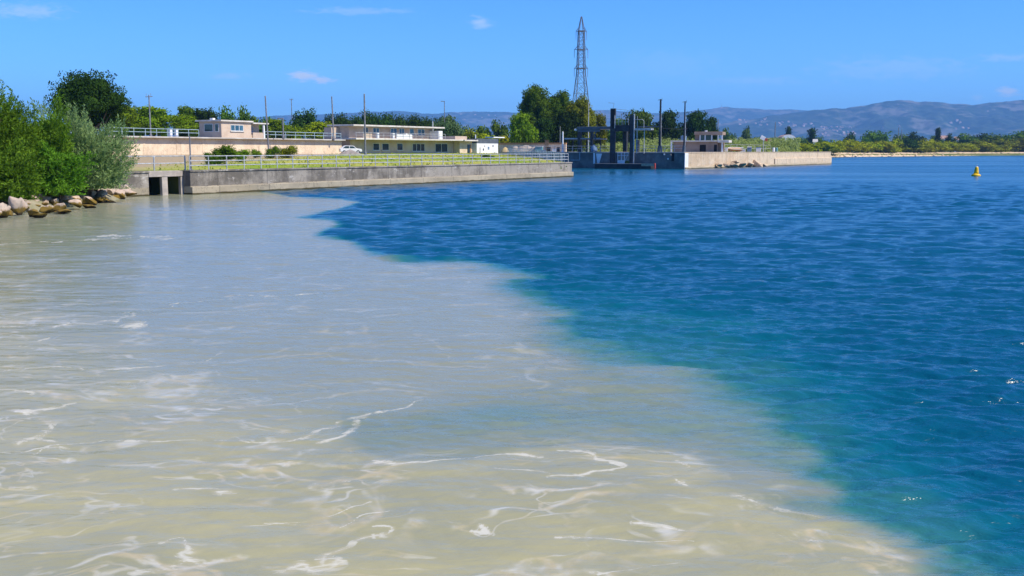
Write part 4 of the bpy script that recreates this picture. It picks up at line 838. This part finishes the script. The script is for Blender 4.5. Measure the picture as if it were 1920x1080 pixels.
for fx, fz, s_, m in ((.54, 1.25, .30, 'tarp'), (.30, .95, .24, 'bluesteel'), (.75, 1.75, .2, 'bluesteel'), (.36, 1.7, .13, 'bluesteel')): MB().box(w_ * fx - s_, w_ * fx + s_, -.06, -.003, zb + fz - s_, zb + fz + s_).build('wall_box', M[m], t, .02)
MB().tube((w_ * .14, -.08, zb - .2), (w_ * .14, -.08, zb + 1.4), .06).build('pipe', M['greypole'], t); MB().tube((w_ * .45, 3, ze + .2), (w_ * .45, 3, ze + 1.2), .12).build('vent', M['white'], t)

# parked car in the gap between retaining wall and building
cp = BF.p(U(657, -3), -3); cz = lawn_z(cp.x, cp.y) + .02
t = thing('parked_car', 'small white car parked in the gap beside the retaining wall', 'car', (cp.x, cp.y, cz), R(18))
prof = [(-1.95, .35), (1.95, .35), (2.0, .62), (1.9, .84), (1.0, .95), (.45, 1.42), (-1.1, 1.46), (-1.75, 1.0), (-1.98, .9)]
MB().side(prof, -.8, .8).build('body', M['white'], t, .05)
MB().side([(.86, .98), (.40, 1.36), (-.25, 1.38), (-.25, .98)], -.815, .815).build('window', M['glass'], t); MB().side([(-.35, .98), (-.35, 1.38), (-1.05, 1.39), (-1.5, 1.0)], -.815, .815).build('window', M['glass'], t)
for x in (-1.25, 1.25):
    for y in (-.72, .72):
        w_ = MB().tube((x, y - .1, .32), (x, y + .1, .32), .32, None, 14).build('wheel', M['rubber'], t); MB().tube((x, y - .112, .32), (x, y + .112, .32), .18, None, 10).build('rim', M['rail'], w_)
for y in (-.55, .55): MB().box(1.93, 2.01, y - .16, y + .16, .64, .78).build('headlight', M['glass'], t)

mq = BF.p(U(656, -6.5), -6.5); mz = lawn_z(mq.x, mq.y)
V = ICO3[0].copy(); r_ = np.hypot(V[:, 0], V[:, 1]); V[:, 2] = np.where(V[:, 2] > 0, (1 - r_ ** 1.3) * .8, -.1) * (1 + .5 * (fbm(V[:, 0] * 3, V[:, 1] * 3, 4, 9) - .5))
o = link('rubble_mound', fast_mesh('rubble_mound', V * np.array([2.0, 1.4, 1.0]), ICO3[1], True), M['sandheap']); o.location = (mq.x, mq.y, mz); tag(o, 'low pale rubble mound on the lawn hiding the lower half of the white car', 'heap')
# ------------------------------------------------------------------ poles
def pole(px, top, Y, zb_, r, label, m='greypole', head='cross', name='pole', lean=0.0, group='bare poles'):
    b = pd(px, HZ, Y); H = zp(top, Y) - zb_; t = thing(name, label, 'pole', (b.x, b.y, zb_), 0, group)
    t.rotation_euler = (0, lean, 0)
    MB().tube((0, 0, -.2), (0, 0, H), r, r * .7, 8).build('shaft', M[m], t)
    if head == 'cross': MB().tube((-.55, 0, H - .3), (.55, 0, H - .25), r * .4).tube((.3, 0, H - .3), (.3, 0, H + .25), r * .25).tube((-.4, 0, H - .3), (-.4, 0, H + .2), r * .25).build('crossarm', M[m], t)
    elif head == 'cap': MB().tube((0, 0, H), (0, 0, H + .12), r * .9, r * .5, 8).build('cap', M[m], t)
    elif head == 'lamp': MB().box(-.9, .1, -.15, .15, H - .08, H + .08).build('lamp_head', M[m], t)
    MB().tube((0, 0, -.1), (0, 0, .5), r * 1.6, r * 1.5, 8).build('base', M[m], t); return t
pole(284, 178, 160, TZ, .13, 'grey post with small crossbar among the bright terrace trees')
pole(504, 181, 146, 2.5, .13, 'tall bare grey pole in front of the right end of the small house', head='cap', lean=-.03)
pole(532, 222, 170, TZ, .14, 'short stout post on the terrace right of the tall bare pole', head='lamp')
pole(549, 185, 300, 2.0, .14, 'faint distant post left of the dark pine')
pole(626, 182, 186, TZ, .15, 'tall bare pole at the corner of the two-storey building roof', head='cap', lean=-.02)
pole(685, 177, 176, 2.7, .17, 'tall dark pole in front of the two-storey building', head='cap')
pole(834, 190, 260, 2.0, .12, 'thin aerial above the ragged grey-green tree', head='lamp')
pole(812, 229, 235, 2.5, .12, 'short white vent pole right of the upper roof', 'white', 'cap')
pole(1103, 192, 236, 2.5, .10, 'slim white pole in front of the golden tree', 'rail', 'cap')
pole(1055, 248, 205, 2.9, .20, 'short thick white post left of the lock canopies', 'white', 'cap')
pole(1050, 238, 240, 2.5, .06, 'thin pale post among the tall clump trunks', 'rail', 'cap')

# pylon
PYY = 400; b = pd(1088, HZ, PYY); H = zp(31, PYY) - 1.5; t = thing('electricity_pylon', 'tall grey lattice electricity pylon behind the tall trees', 'pylon', (b.x, b.y, 1.5), R(12))
def half(z): f_ = z / H; return np.interp(f_, [0, .3, .60, .90, 1], [3.8, 3.0, 1.4, 1.0, .12])
mb = MB(); zs = list(np.linspace(0, .60, 9)) + list(np.linspace(.66, .90, 6)) + [1.0]; zs = [z * H for z in zs]
cs = lambda z: [Vector((sx * half(z), sy * half(z), z)) for sx, sy in ((-1, -1), (1, -1), (1, 1), (-1, 1))]
leg, brace = MB(), MB()
for a, c in zip(zs, zs[1:]):
    A_, B_ = cs(a), cs(c)
    for i in range(4):
        leg.tube(A_[i], B_[i], .17, None, 4); j = (i + 1) % 4
        if c < H: brace.tube(A_[i], B_[j], .075, None, 4).tube(A_[j], B_[i], .075, None, 4); brace.tube(B_[i], B_[j], .07, None, 4)
leg.build('leg_frame', M['pylon'], t); brace.build('bracing', M['pylon'], t)
for f_, ln in ((.895, 2.1), (.765, 2.7), (.63, 2.7)):
    z = f_ * H; w_ = half(z); ar = MB()
    for s_ in (-1, 1):
        tip = Vector((s_ * ln, 0, z)); 
        for y in (-w_, w_): ar.tube((s_ * w_ * .2, y, z), tip, .10, None, 4).tube((s_ * w_, y, z + 1.4), tip, .08, None, 4)
    ar.box(-w_ - .1, w_ + .1, -w_ - .1, w_ + .1, z - .15, z + .18)
    a_ = ar.build('crossarm', M['pylon'], t)
    for s_ in (-1, 1): MB().tube((s_ * ln, 0, z), (s_ * ln, 0, z - 3.2), .10, .07, 5).build('insulator', M['greypole'], a_)

# ------------------------------------------------------------------ lock
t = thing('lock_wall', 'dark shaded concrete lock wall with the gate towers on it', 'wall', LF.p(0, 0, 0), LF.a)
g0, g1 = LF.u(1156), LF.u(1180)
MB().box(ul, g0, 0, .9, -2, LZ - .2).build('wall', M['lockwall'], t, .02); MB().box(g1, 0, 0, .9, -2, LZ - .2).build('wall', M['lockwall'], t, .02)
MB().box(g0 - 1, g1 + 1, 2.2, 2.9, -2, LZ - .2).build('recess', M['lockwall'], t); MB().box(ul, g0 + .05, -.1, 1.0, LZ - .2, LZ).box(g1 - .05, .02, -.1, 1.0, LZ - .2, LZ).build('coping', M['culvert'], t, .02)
ua, ub = LF.u(1113), LF.u(1116); MB().box(ua, ub, -.12, -.003, .9, LZ - .21).build('pilaster', M['white'], t); MB().add([(LF.u(1118), -.1, LZ - .3), (LF.u(1129), -.1, LZ - .3), (LF.u(1124), -.1, 1.0), (LF.u(1120.5), -.1, 1.0), (LF.u(1118), -.004, LZ - .3), (LF.u(1129), -.004, LZ - .3), (LF.u(1124), -.004, 1.0), (LF.u(1120.5), -.004, 1.0)], [(0, 1, 2, 3), (7, 6, 5, 4), (0, 4, 5, 1), (1, 5, 6, 2), (2, 6, 7, 3), (3, 7, 4, 0)]).build('sheet', M['whitewall'], t)
for px, zt_, m in ((1246, 2.9, 'white'), (1258, 2.8, 'wood'), (1253, 2.05, 'white')): k = LF.u(px); MB().box(k - .14, k + .14, -.16, -.004, zt_ - .28, zt_).build('marker', M[m], t, .03)
k = LF.u(1262); MB().box(k - .25, k + .25, -.05, -.003, 1.5, LZ - .25).build('ladder_slot', M['dark'], t)
mb = MB(); k = LF.u(1088); mb.path([(k, -.25, LZ), (k, -.25, 1.6), (k - 1.9, -.25, 1.6)], .06); mb.build('bracket', M['pale_rail'], t)

t = thing('lock_gate', 'dark steel lock gate frame with two towers, beam and walkway', 'lock gate', LF.p(0, 0, 0), LF.a)
zl = lambda py: zp(py, 196)
def tower(pa, pb, ztop, y0, y1, z0=-1.5, m='darksteel'): return MB().box(LF.u(pa, y0), LF.u(pb, y0), y0, y1, z0, ztop).build('tower', M[m], t, .03)
T1 = tower(1143.5, 1152.5, zl(202), -.3, .25); T2 = tower(1180, 1187, zl(215), -.3, .3)
MB().box(LF.u(1146, -.7), LF.u(1151, -.7), -.42, -.303, zl(240), zl(204)).build('gear_rack', M['rubber'], T1); MB().tube((LF.u(1152, -.4), -.38, zl(240)), (LF.u(1152, -.4), -.38, zl(215)), .07).build('pipe', M['rail'], T1)
for s_, zz in ((LF.u(1148.5), zl(201.5)),): MB().tube((s_, 0, zz), (s_ + .2, 0, zz + .95), .03).tube((s_ + .2, 0, zz + .95), (s_ - 1.0, 0, zz + 1.05), .03).build('aerial', M['greypole'], T1)
MB().box(LF.u(1152.5) + .003, LF.u(1180) - .003, -.25, .22, zl(246), zl(234)).build('crossbeam', M['darksteel'], t, .03)
MB().box(LF.u(1187) + .003, LF.u(1189.6), -.25, .0, -1.5, zl(213)).build('lit_face_strip', M['rail'], t)  # paler strip puts the tower's sunlit right face into the colour
MB().box(LF.u(1163.5), LF.u(1170.5), 1.2, 1.9, LZ, zl(246)).build('gate_leaf', M['darksteel'], t)
MB().tube((LF.u(1175), .9, LZ - 1), (LF.u(1175), .9, zl(244)), .06).build('hoist_rod', M['darksteel'], t)
mb = MB(); za = zl(234)
for k in np.linspace(LF.u(1154), LF.u(1179), 5): mb.tube((k, -.35, za), (k, -.35, za + 1.15), .035)
mb.path([(LF.u(1154), -.35, za + 1.15), (LF.u(1179), -.35, za + 1.15)], .035).path([(LF.u(1154), -.35, za + .6), (LF.u(1179), -.35, za + .6)], .03); mb.build('beam_railing', M['rail'], t)
MB().tube((LF.u(1153), 0, zl(203)), (LF.u(1184), .1, zl(207)), .03).tube((LF.u(1164), 0, zl(214)), (LF.u(1168), 0, zl(234)), .04).build('stay', M['greypole'], t)
MB().box(LF.u(1191) + .01, LF.u(1222), -.5, .9, zl(244), zl(240.5)).build('walkway', M['rail'], t, .02); MB().box(LF.u(1191) + .01, LF.u(1237), 1.0, 1.2, zl(238.5), zl(236)).build('walkway_beam', M['bluesteel'], t)
mb = MB(); mb.path([(LF.u(1191), -.45, zl(224)), (LF.u(1205), -.45, zl(224)), (LF.u(1208), -.45, zl(227)), (LF.u(1208), -.45, zl(241))], .05).tube((LF.u(1195.5), -.45, zl(241)), (LF.u(1195.5), -.45, zl(218)), .05); mb.build('walkway_railing', M['rail'], t)
for px in (1195, 1208.5): MB().tube((LF.u(px), -.3, LZ - .3), (LF.u(px), -.3, zl(244)), .09).build('walkway_leg', M['rail'], t)
MB().box(LF.u(1187), LF.u(1192), 1.5, 2.3, LZ - .2, zl(262)).build('control_box', M['darksteel'], t)
# white steps down to the pontoon
t = thing('access_steps', 'white railed steps between the two lock gate towers', 'steps', LF.p(LF.u(1156.5), .1, 0), LF.a); L = LF.u(1179.5) - LF.u(1156.5)
mb = MB()
for k in range(6): mb.box(.3, L * .55, .25 + k * .25, .52 + k * .25, .2, .9 + k * .36)
mb.build('stair', M['whitewall'], t)
for x in (.15, L * .35, L * .6): MB().tube((x, .1, .6), (x, .1, LZ - .1), .07).build('post', M['white'], t)
mb = MB(); 
for zz in (LZ - .15, LZ - .7): mb.tube((.1, .1, zz), (L * .95, .1, zz), .05)
mb.tube((L * .6, .1, 1.2), (L * .95, .1, LZ - .1), .05); mb.build('handrail', M['white'], t); MB().box(.2, L * .62, .05, .18, .7, 1.6).build('panel', M['white'], t)
# canopies
t = thing('lock_canopy', 'upper dark flat canopy on columns left of the gate tower', 'canopy', LF.p(0, 0, 0), LF.a, 'lock canopies')
MB().box(LF.u(1079), LF.u(1143), .6, 5.5, zl(241), zl(236)).build('roof', M['bluesteel'], t, .03); MB().box(LF.u(1080), LF.u(1121), .75, 1.1, zl(246), zl(241) - .003).build('fascia_beam', M['bluesteel'], t)
for px, y in ((1085.5, 1.0), (1109, 1.0), (1110, 4.6), (1088, 4.6)): k = LF.u(px, y); MB().box(k - .26, k + .26, y - .2, y + .2, LZ - .04, zl(246) if y < 2 else zl(241)).build('column', M['darksteel'], t, .02)
mb = MB(); mb.path([(LF.u(1113), 1.0, zl(262)), (LF.u(1111), 1.0, zl(252)), (LF.u(1114), 1.0, zl(246))], .14); mb.build('brace', M['bluesteel'], t)
MB().lathe([(.05, 0), (.28, .05), (.3, .3), (.1, .42)], 10).build('lamp', M['white'], t).location = (LF.u(1076), .9, zl(244))
t = thing('lock_canopy', 'lower pale-edged flat canopy beneath the upper canopy', 'canopy', LF.p(0, 0, 0), LF.a, 'lock canopies')
MB().box(LF.u(1061, 3), LF.u(1128, 3), 2.2, 6, zl(261), zl(258.6)).build('roof', M['bluesteel'], t, .03); MB().box(LF.u(1061, 3), LF.u(1128, 3), 2.15, 2.2, zl(260), zl(257.6)).build('edge', M['pale_rail'], t)
for px, y in ((1064, 2.6), (1074, 5), (1100, 5), (1126, 5)): k = LF.u(px, y); MB().box(k - .1, k + .1, y - .1, y + .1, LZ - .04, zl(261) - .003).build('column', M['darksteel'], t)
t = thing('covered_winch', 'blue tarpaulin-covered winch under the canopy on the lock wall', 'winch', LF.p(LF.u(1113.5, .6), .7, LZ), LF.a)
MB().lathe([(.62, 0), (.66, .5), (.5, 1.0), (.25, 1.35), (.08, 1.45)], 12).build('cover', M['tarp'], t, smooth=True); MB().box(-.75, .75, -.5, .5, -.03, .09).build('base', M['darksteel'], t)
# pontoon
t = thing('pontoon', 'dark floating pontoon with plank end and red tip below the lock wall', 'pontoon', LF.p(LF.u(1116, -3), -3.2, 0), LF.a); L = LF.u(1230, -3.2) - LF.u(1116, -3.2)
MB().box(0, L * .93, 0, 2.6, -.6, .85).build('hull', M['darksteel'], t, .04); MB().box(-.05, L * .94, -.08, 2.7, .853, 1.0).build('deck', M['bluesteel'], t, .02)
MB().box(L * .78, L * .98, -.16, -.085, .55, 1.06).build('plank', M['wood'], t); MB().box(L * .985, L, -.16, .3, .1, 1.1).build('bumper', M['red'], t, .03)
# lock railings and masts
railing('lock_railing', 'grey railing on the lock wall right of the gate', [LF.p(LF.u(1192), .45, LZ), LF.p(-.2, .45, LZ)], 1.15, (1, .55), 1.9, 'rail', .035, 'lock railings')
railing('lock_railing', 'grey railing on the lock wall left of the gate towers', [LF.p(ul + .5, .45, LZ), LF.p(LF.u(1142), .45, LZ)], 1.15, (1, .55), 1.9, 'rail', .035, 'lock railings')
def mast(px, top, r, label, m):
    q = LF.p(LF.u(px, .4), .4, LZ); H = zp(top, q.y) - LZ; t = thing('mast', label, 'mast', q, 0, 'lock masts'); MB().tube((0, 0, -.05), (0, 0, H), r, r * .6, 8).build('shaft', M[m], t)
    MB().tube((-.5, 0, H - .15), (.2, 0, H - .05), .04).tube((.25, 0, H - .3), (.25, 0, H + .2), .03).build('crossarm', M[m], t); MB().tube((.12 + r * .3, -.05, .3), (.1 + r * .2, -.05, H * .72), .06).build('conduit', M['rail'], t); MB().tube((0, 0, -.02), (0, 0, 1.2), r * 1.9, r * 1.5, 8).build('base', M['bluesteel'], t); return t
mast(1237, 186, .27, 'thicker dark mast on the lock wall right of the gate', 'darksteel'); t = mast(1284 - 1.5, 190, .19, 'thinner dark mast with side bar at the lock wall corner', 'darksteel')
MB().tube((-.3, 0, 4.3), (.5, 0, 4.35), .12).tube((-4.5, 0, 4.45), (-.2, 0, 4.2), .04).build('crossbar', M['darksteel'], t)
# control cabin
CO = pd(1262, HZ, 217); CF = Fr(CO, (.95, -.31)); CV = 0; t = thing('lock_cabin', 'low brown lock control building with glazed upper room', 'building', CF.p(0, 0, LZ - .05), CF.a)
UC = lambda px, v=CV: CF.u(px, v); zc = lambda py: zp(py, 216) - LZ + .05
MB().box(0, UC(1345), 0, 7, 0, zc(266)).build('wall', M['brownwall'], t); MB().box(-.5, UC(1346), -.6, 7.4, zc(266), zc(263.5)).build('roof', M['roofslab'], t, .02); MB().box(UC(1346) + .01, UC(1367), -.9, 5, zc(267.5), zc(263)).build('porch_roof', M['fascia'], t, .03)
MB().box(-.45, -.15, -.5, -.2, 0, zc(266)).build('porch_post', M['whitewall'], t); MB().box(UC(1353), UC(1355.5), -.6, -.3, 0, zc(267.5)).build('porch_post', M['white'], t); MB().box(UC(1345) + .003, UC(1352), 1.2, 6, 0, zc(267.6)).build('side_wall', M['brownwall'], t)
MB().box(UC(1312), UC(1323.5), -.05, -.003, 0, zc(271.5)).build('door', M['dark'], t); MB().box(UC(1338.5), UC(1344), -.05, -.003, .1, zc(271.5)).build('door', M['dark'], t)
up = MB().box(UC(1299.5), UC(1353), 1.0, 6.8, zc(253), zc(247)).build('upper_roof', M['brownwall'], t, .03)
MB().box(UC(1300.5), UC(1309), 1.6, 6.4, zc(263.4), zc(253)).build('upper_wall', M['brownwall'], t)
for px in (1310.5, 1320, 1332.5, 1344.5, 1352): MB().box(UC(px) - .12, UC(px) + .12, 1.2, 1.45, zc(263.4), zc(253)).build('mullion', M['frame'], t)
MB().box(UC(1310.5), UC(1332.5), 1.46, 1.52, zc(263), zc(253.2)).build('glazing', M['glass'], t); MB().box(UC(1275), UC(1284), .6, 2.4, zc(263.4), zc(254.5)).build('roof_tank', M['tarp'], t, .05); MB().box(UC(1317), UC(1321), 3, 3.8, zc(247), zc(244)).build('chimney', M['whitewall'], t)
# jetty
t = wall_thing(JF, 'long sunlit cream stone jetty wall right of the lock', .02, JL, 0, .9, LZ - .05, 'jetty', .38, 'jetty_wall')
MB().box(JL - .9, JL - .05, .9, 11, -2, LZ - .2).build('end_wall', M['jetty'], t); MB().box(JF.u(1452), JL + .05, -.28, -.003, -2, 1.7).build('batter', M['jetty'], t, .05)
MB().box(-.05, JF.u(1290), -.12, -.003, -2, LZ - .21).build('pilaster', M['whitewall'], t, .02)

# ------------------------------------------------------------------ small things beside the lock and on the jetty
def yard_box(px, py0, py1, wpx, Y, m, name, cat, label, lidm=None, group=None):
    b = pd(px, HZ, Y); z0 = zp(py1, Y); h = zp(py0, Y) - z0; w = wpx * Y / F; t = thing(name, label, cat, (b.x, b.y, z0), R(-14), group)
    MB().box(-w / 2, w / 2, -w * .4, w * .4, 0, h * .86).build('body', M[m], t, .03); MB().box(-w / 2 - .05, w / 2 + .05, -w * .44, w * .44, h * .86, h).build('lid', M[lidm or m], t, .03)
    return t
def barrel(px, py0, py1, wpx, Y, m, label):
    b = pd(px, HZ, Y); z0 = zp(py1, Y); h = zp(py0, Y) - z0; r = wpx * Y / F / 2; t = thing('barrel', label, 'barrel', (b.x, b.y, z0), 0, 'barrels on the jetty')
    MB().lathe([(r * .9, 0), (r, .06 * h), (r, .32 * h), (r * 1.06, .34 * h), (r, .37 * h), (r, .63 * h), (r * 1.06, .66 * h), (r, .69 * h), (r, .94 * h), (r * .9, h)], 14).build('drum', M[m], t, smooth=False); MB().lathe([(r * .88, 0), (r * .88, .04)], 14).build('lid', M['rail'], t).location = (0, 0, h)
jy = lambda px, v=5: JF.p(JF.u(px, v), v).y
barrel(1450.5, 277, 284.6, 4.5, jy(1450), 'white', 'white barrel on the jetty before the olive hedge'); barrel(1456, 277, 284.6, 5, jy(1456), 'teal', 'teal barrel beside the white one on the jetty')
barrel(1534, 280, 284.8, 3.5, jy(1534), 'rubber', 'small black barrel near the jetty end')
for px, p0, p1, w, m, nm, ct, lb, lm in [(1405, 275, 284.6, 8, 'tarp', 'storage_bin', 'bin', 'pale blue bin with white lid in the jetty yard', 'white'), (1422, 276, 284.6, 9, 'white', 'storage_bin', 'bin', 'large white bin beside the sign post on the jetty', 'tarp'), (1346, 276, 284.4, 5, 'whitewall', 'storage_bin', 'bin', 'small white bin against the lock cabin porch', None), (1362, 277, 284.4, 5, 'white', 'storage_bin', 'bin', 'upright white bin right of the lock cabin porch', None), (1393, 280, 284.6, 9, 'whitewall', 'storage_bin', 'bin', 'low off-white bin between dinghy and blue bin', None)]:
    yard_box(px, p0, p1, w, jy(px, 6), m, nm, ct, lb, lm, 'bins in the jetty yard')
def dinghy(px, py1, Y, L, m, label, roll, rz):
    b = pd(px, HZ, Y); t = thing('dinghy', label, 'boat', (b.x, b.y, zp(py1, Y)), rz, 'boats in the jetty yard'); st = []
    for k in range(9):
        f_ = k / 8; w = L * .19 * (math.sin(min(1, f_ * 1.35 + .28) * math.pi / 2) if f_ < .55 else 1) * (1 - max(0, (f_ - .7)) * .35); w *= (.05 if k == 0 else 1); zk = .12 + .25 * (1 - f_) ** 3; st.append((-L / 2 + L * f_, w, zk))
    V, Fc = [], []
    for x, w, zk in st: V += [(x, -w, .75), (x, -w * .8, .35 + zk * .3), (x, 0, zk), (x, w * .8, .35 + zk * .3), (x, w, .75)]
    for k in range(8):
        for i in range(4): c = k * 5 + i; Fc.append((c, c + 1, c + 6, c + 5))
        c = k * 5; Fc.append((c, c + 5, c + 9, c + 4))
    Fc += [(40, 41, 42, 43, 44)]
    h = MB().add(V, Fc).build('hull', M[m], t); h.rotation_euler = (roll, 0, 0); mb = MB()
    for s_ in (-1, 1): mb.path([(x, s_ * w, .78) for x, w, _ in st], .05, 5)
    g_ = mb.build('gunwale', M['white'], t); g_.rotation_euler = (roll, 0, 0)
    for x in (-L * .22, L * .25): MB().box(x - .08, x + .08, -.5, .5, -.02, .18).build('cradle', M['wood'], t)
dinghy(1376, 284.3, jy(1376, 6), 3.6, 'rust', 'brown dinghy lying on cradles in the jetty yard', .3, .4); dinghy(1386, 284.3, jy(1386, 8), 3.4, 'bluesteel', 'grey-blue dinghy behind the brown one', -.3, 1.0)
b = JF.p(JF.u(1431, 4), 4, LZ - .1); Yq = b.y; t = thing('sign_post', 'tilted white and red sign on a pale post above the jetty', 'sign', b, R(-10)); H = zp(257, Yq) - b.z
MB().tube((0, 0, 0), (0, 0, H), .10, .09).build('post', M['rail'], t); pn = MB().box(-.75, .35, -.13, -.09, -.45, .45).build('sign_panel', M['white'], t, .02); pn.location = (0, 0, H - .3); pn.rotation_euler = (0, R(28), 0)
bx = MB().box(.36, 1.0, -.13, -.09, -.30, .30).build('red_panel', M['red'], t, .02); bx.location = (0, 0, H - .3); bx.rotation_euler = (0, R(28), 0)
railing('wire_fence', 'thin wire fence behind the bins on the jetty', [JF.p(JF.u(1358, 9), 9, LZ - .1), JF.p(JF.u(1445, 9), 9, LZ - .1)], 1.7, (1, .5), 3.5, 'rail', .03, cat='fence')
# white tunnel shed far behind
Yt = 470; b = pd(1478, HZ, Yt); t = thing('tunnel_shed', 'white barrel-roofed farm shed with pink roof beyond the hedge', 'shed', (b.x, b.y, 2.5), R(-6)); w = 32 * Yt / F; hz_ = zp(252.5, Yt) - 2.5
arc = [(w / 2 * math.cos(a), hz_ * (.55 + .45 * math.sin(a))) for a in np.linspace(0, math.pi, 13)]
MB().side([(w / 2, 0)] + arc + [(-w / 2, 0)], 0, 14).build('wall', M['white'], t); MB().side([(w / 2 + .15, hz_ * .5)] + [(x * 1.03, z + .12) for x, z in arc] + [(-w / 2 - .15, hz_ * .5)], .3, 14.4).build('roof', M['pinkroof'], t); MB().box(-w * .02, w * .22, -.1, -.003, 0, hz_ * .62).build('door', M['tarp'], t); MB().box(-w * .85, -w * .5, -1, 5, 0, hz_ * .5).build('lean_to', M['white'], t)
for px, p0, w, Y, lb, rm in [(1766, 252, 16, 850, 'small white cottage with tiled roof between the cypress and square tree', 'pinkroof'), (1722, 268, 30, 800, 'long low pale farm building just above the hedge', 'fascia'), (1793, 254, 8, 860, 'tiny pale cottage right of the slim cypress', 'pinkroof'), (1528, 259, 7, 700, 'tiny white cottage right of the pointed cypress', 'fascia'), (1445, 257, 12, 620, 'low white cottage left of the tunnel shed', 'pinkroof')]:
    b = pd(px, HZ, Y); W = w * Y / F; t = thing('cottage', lb, 'house', (b.x, b.y, 1.5), R(-20), 'cottages beyond the hedge'); h = (zp(p0, Y) - 1.5) * .75
    D = min(3, W / 2); MB().box(-W / 2, W / 2, -D, D, 0, h).build('wall', M['whitewall'], t); MB().side([(-D - .4, h), (D + .4, h), (0, h * 1.25)], -W / 2 - .4, W / 2 + .4).build('roof', M[rm], t).rotation_euler = (0, 0, R(90)); MB().box(-W * .1, W * .1, -D - .06, -D - .003, 0, h * .7).build('door', M['wood'], t)
# distant thin posts
for px, top, Y, lb in [(1345, 224, 480, 'thin distant post right of the lock trees'), (1452, 229, 560, 'thin distant post left of the white shed'), (1683, 239, 760, 'thin dark distant post by the square tree'), (1689, 243, 765, 'shorter distant post right of the thin dark one')]: pole(px, top, Y, 1.5, .3, lb, head='cap', group='distant posts')

# yard at the root of the lock wall
LV = 14; t = thing('low_wall', 'low buff wall with rust-coloured coping behind the lawn tip', 'wall', LF.p(LF.u(936, LV), LV, 2.2), LF.a); L = LF.u(1061, LV) - LF.u(936, LV); zz = zp(268, LF.p(LF.u(1000, LV), LV).y) - 2.2
MB().box(0, L, 0, .4, 0, zz - .3).build('wall', M['cream'], t); MB().box(-.05, L + .05, -.12, .5, zz - .3, zz).build('coping', M['rust'], t, .02)
def heap(px, py0, wpx, v, m, seed, label, name='gravel_heap', cat='heap'):
    q = LF.p(LF.u(px, v), v, LZ - .1); sc = q.y / F; rng = np.random.default_rng(seed); V = ICO3[0].copy(); r = np.hypot(V[:, 0], V[:, 1]); V[:, 2] = np.where(V[:, 2] > 0, (1 - r ** 2.0) * 1.0, -.05); V *= 1 + .25 * (fbm(V[:, 0] * 2.5 + seed, V[:, 1] * 2.5, 4, seed)[:, None] - .5)
    o = link(name, fast_mesh(name, V * np.array([wpx * sc / 2, wpx * sc / 2.4, zp(py0, q.y) - q.z]), ICO3[1], True), M[m]); o.location = q; return tag(o, label, cat, 'heaps by the lock')
heap(985, 272, 46, 6, 'sandheap', 1, 'long pale gravel heap behind the channel fence'); heap(966, 273, 20, 5, 'sandheap', 2, 'small round heap at the left of the gravel heap'); heap(1003, 275, 28, 4.5, 'sandheap', 3, 'greyish round heap at the right of the long heap'); heap(947, 276, 16, 5, 'tan', 4, 'small yellow-brown dirt heap right of the white shed')
for px, p0, p1, w, m, nm, ct, lb, lm in [(1011, 274, 286, 13, 'teal', 'skip', 'skip', 'teal open-framed skip right of the gravel heaps', 'rail'), (1029, 276, 286, 6, 'rubber', 'yard_bin', 'bin', 'black bin left of the thick white post', None), (1040, 279, 286, 8, 'white', 'yard_bin', 'bin', 'low white bin at the foot of the white post', None), (1047, 276, 286, 5, 'darksteel', 'yard_bin', 'bin', 'dark steel bin right of the white bin', None), (1018, 281, 288, 10, 'tarp', 'yard_bin', 'bin', 'blue covered bin in front of the teal skip', None)]:
    q = LF.p(LF.u(px, 4), 4); yard_box(px, p0, p1, w, q.y, m, nm, ct, lb, lm, 'bins by the lock')
t = thing('dark_post', 'dark brown post rising at the end of the low wall', 'post', LF.p(LF.u(1025, 9), 9, LZ - .05)); MB().box(-.4, .4, -.3, .3, 0, zp(262, 205) - LZ).build('shaft', M['bark'], t, .03); MB().box(-.45, .45, -.35, .35, zp(262, 205) - LZ, zp(261, 205) - LZ).build('cap', M['bark'], t)

# ------------------------------------------------------------------ buoy
b = at(1830, 330); k = 22 * b.y / F / 1.62
t = thing('buoy', 'yellow bell-shaped buoy floating alone in the blue water', 'buoy', (b.x, b.y, -.05)); t.scale = (k,) * 3; t.rotation_euler = (0, R(2), 0)
MB().lathe([(.35, -.35), (.56, -.1), (.60, .10), (.57, .24), (.42, .32), (.33, .38)], 24).build('float', M['yellow'], t, smooth=True); MB().lathe([(.335, .36), (.30, .6), (.24, 1.05), (.22, 1.22), (.14, 1.30)], 24).build('body', M['yellow'], t, smooth=True)
MB().lathe([(.15, 1.28), (.15, 1.36), (.06, 1.38)], 12).build('lantern_base', M['white'], t); MB().tube((0, 0, 1.36), (0, 0, 1.68), .03, .02).build('rod', M['rail'], t)
MB().lathe([(.605, .08), (.615, .12), (.605, .16)], 24).build('fender_ring', M['yellow'], t)

# ------------------------------------------------------------------ haze
mh = bpy.data.materials.new('haze_air'); mh.use_nodes = True; nt = NT(mh.node_tree); nt.n.clear()
pv = nt('ShaderNodeVolumePrincipled', {'Color': (.22, .52, 1.0, 1), 'Density': .000085, 'Anisotropy': 0.0})
o_ = nt('ShaderNodeOutputMaterial', {'Volume': pv.outputs[0]})
hz = MB().box(-15000, 15000, -400, 16500, -4.0, 720).build('haze', mh); tag(hz, kind='stuff')
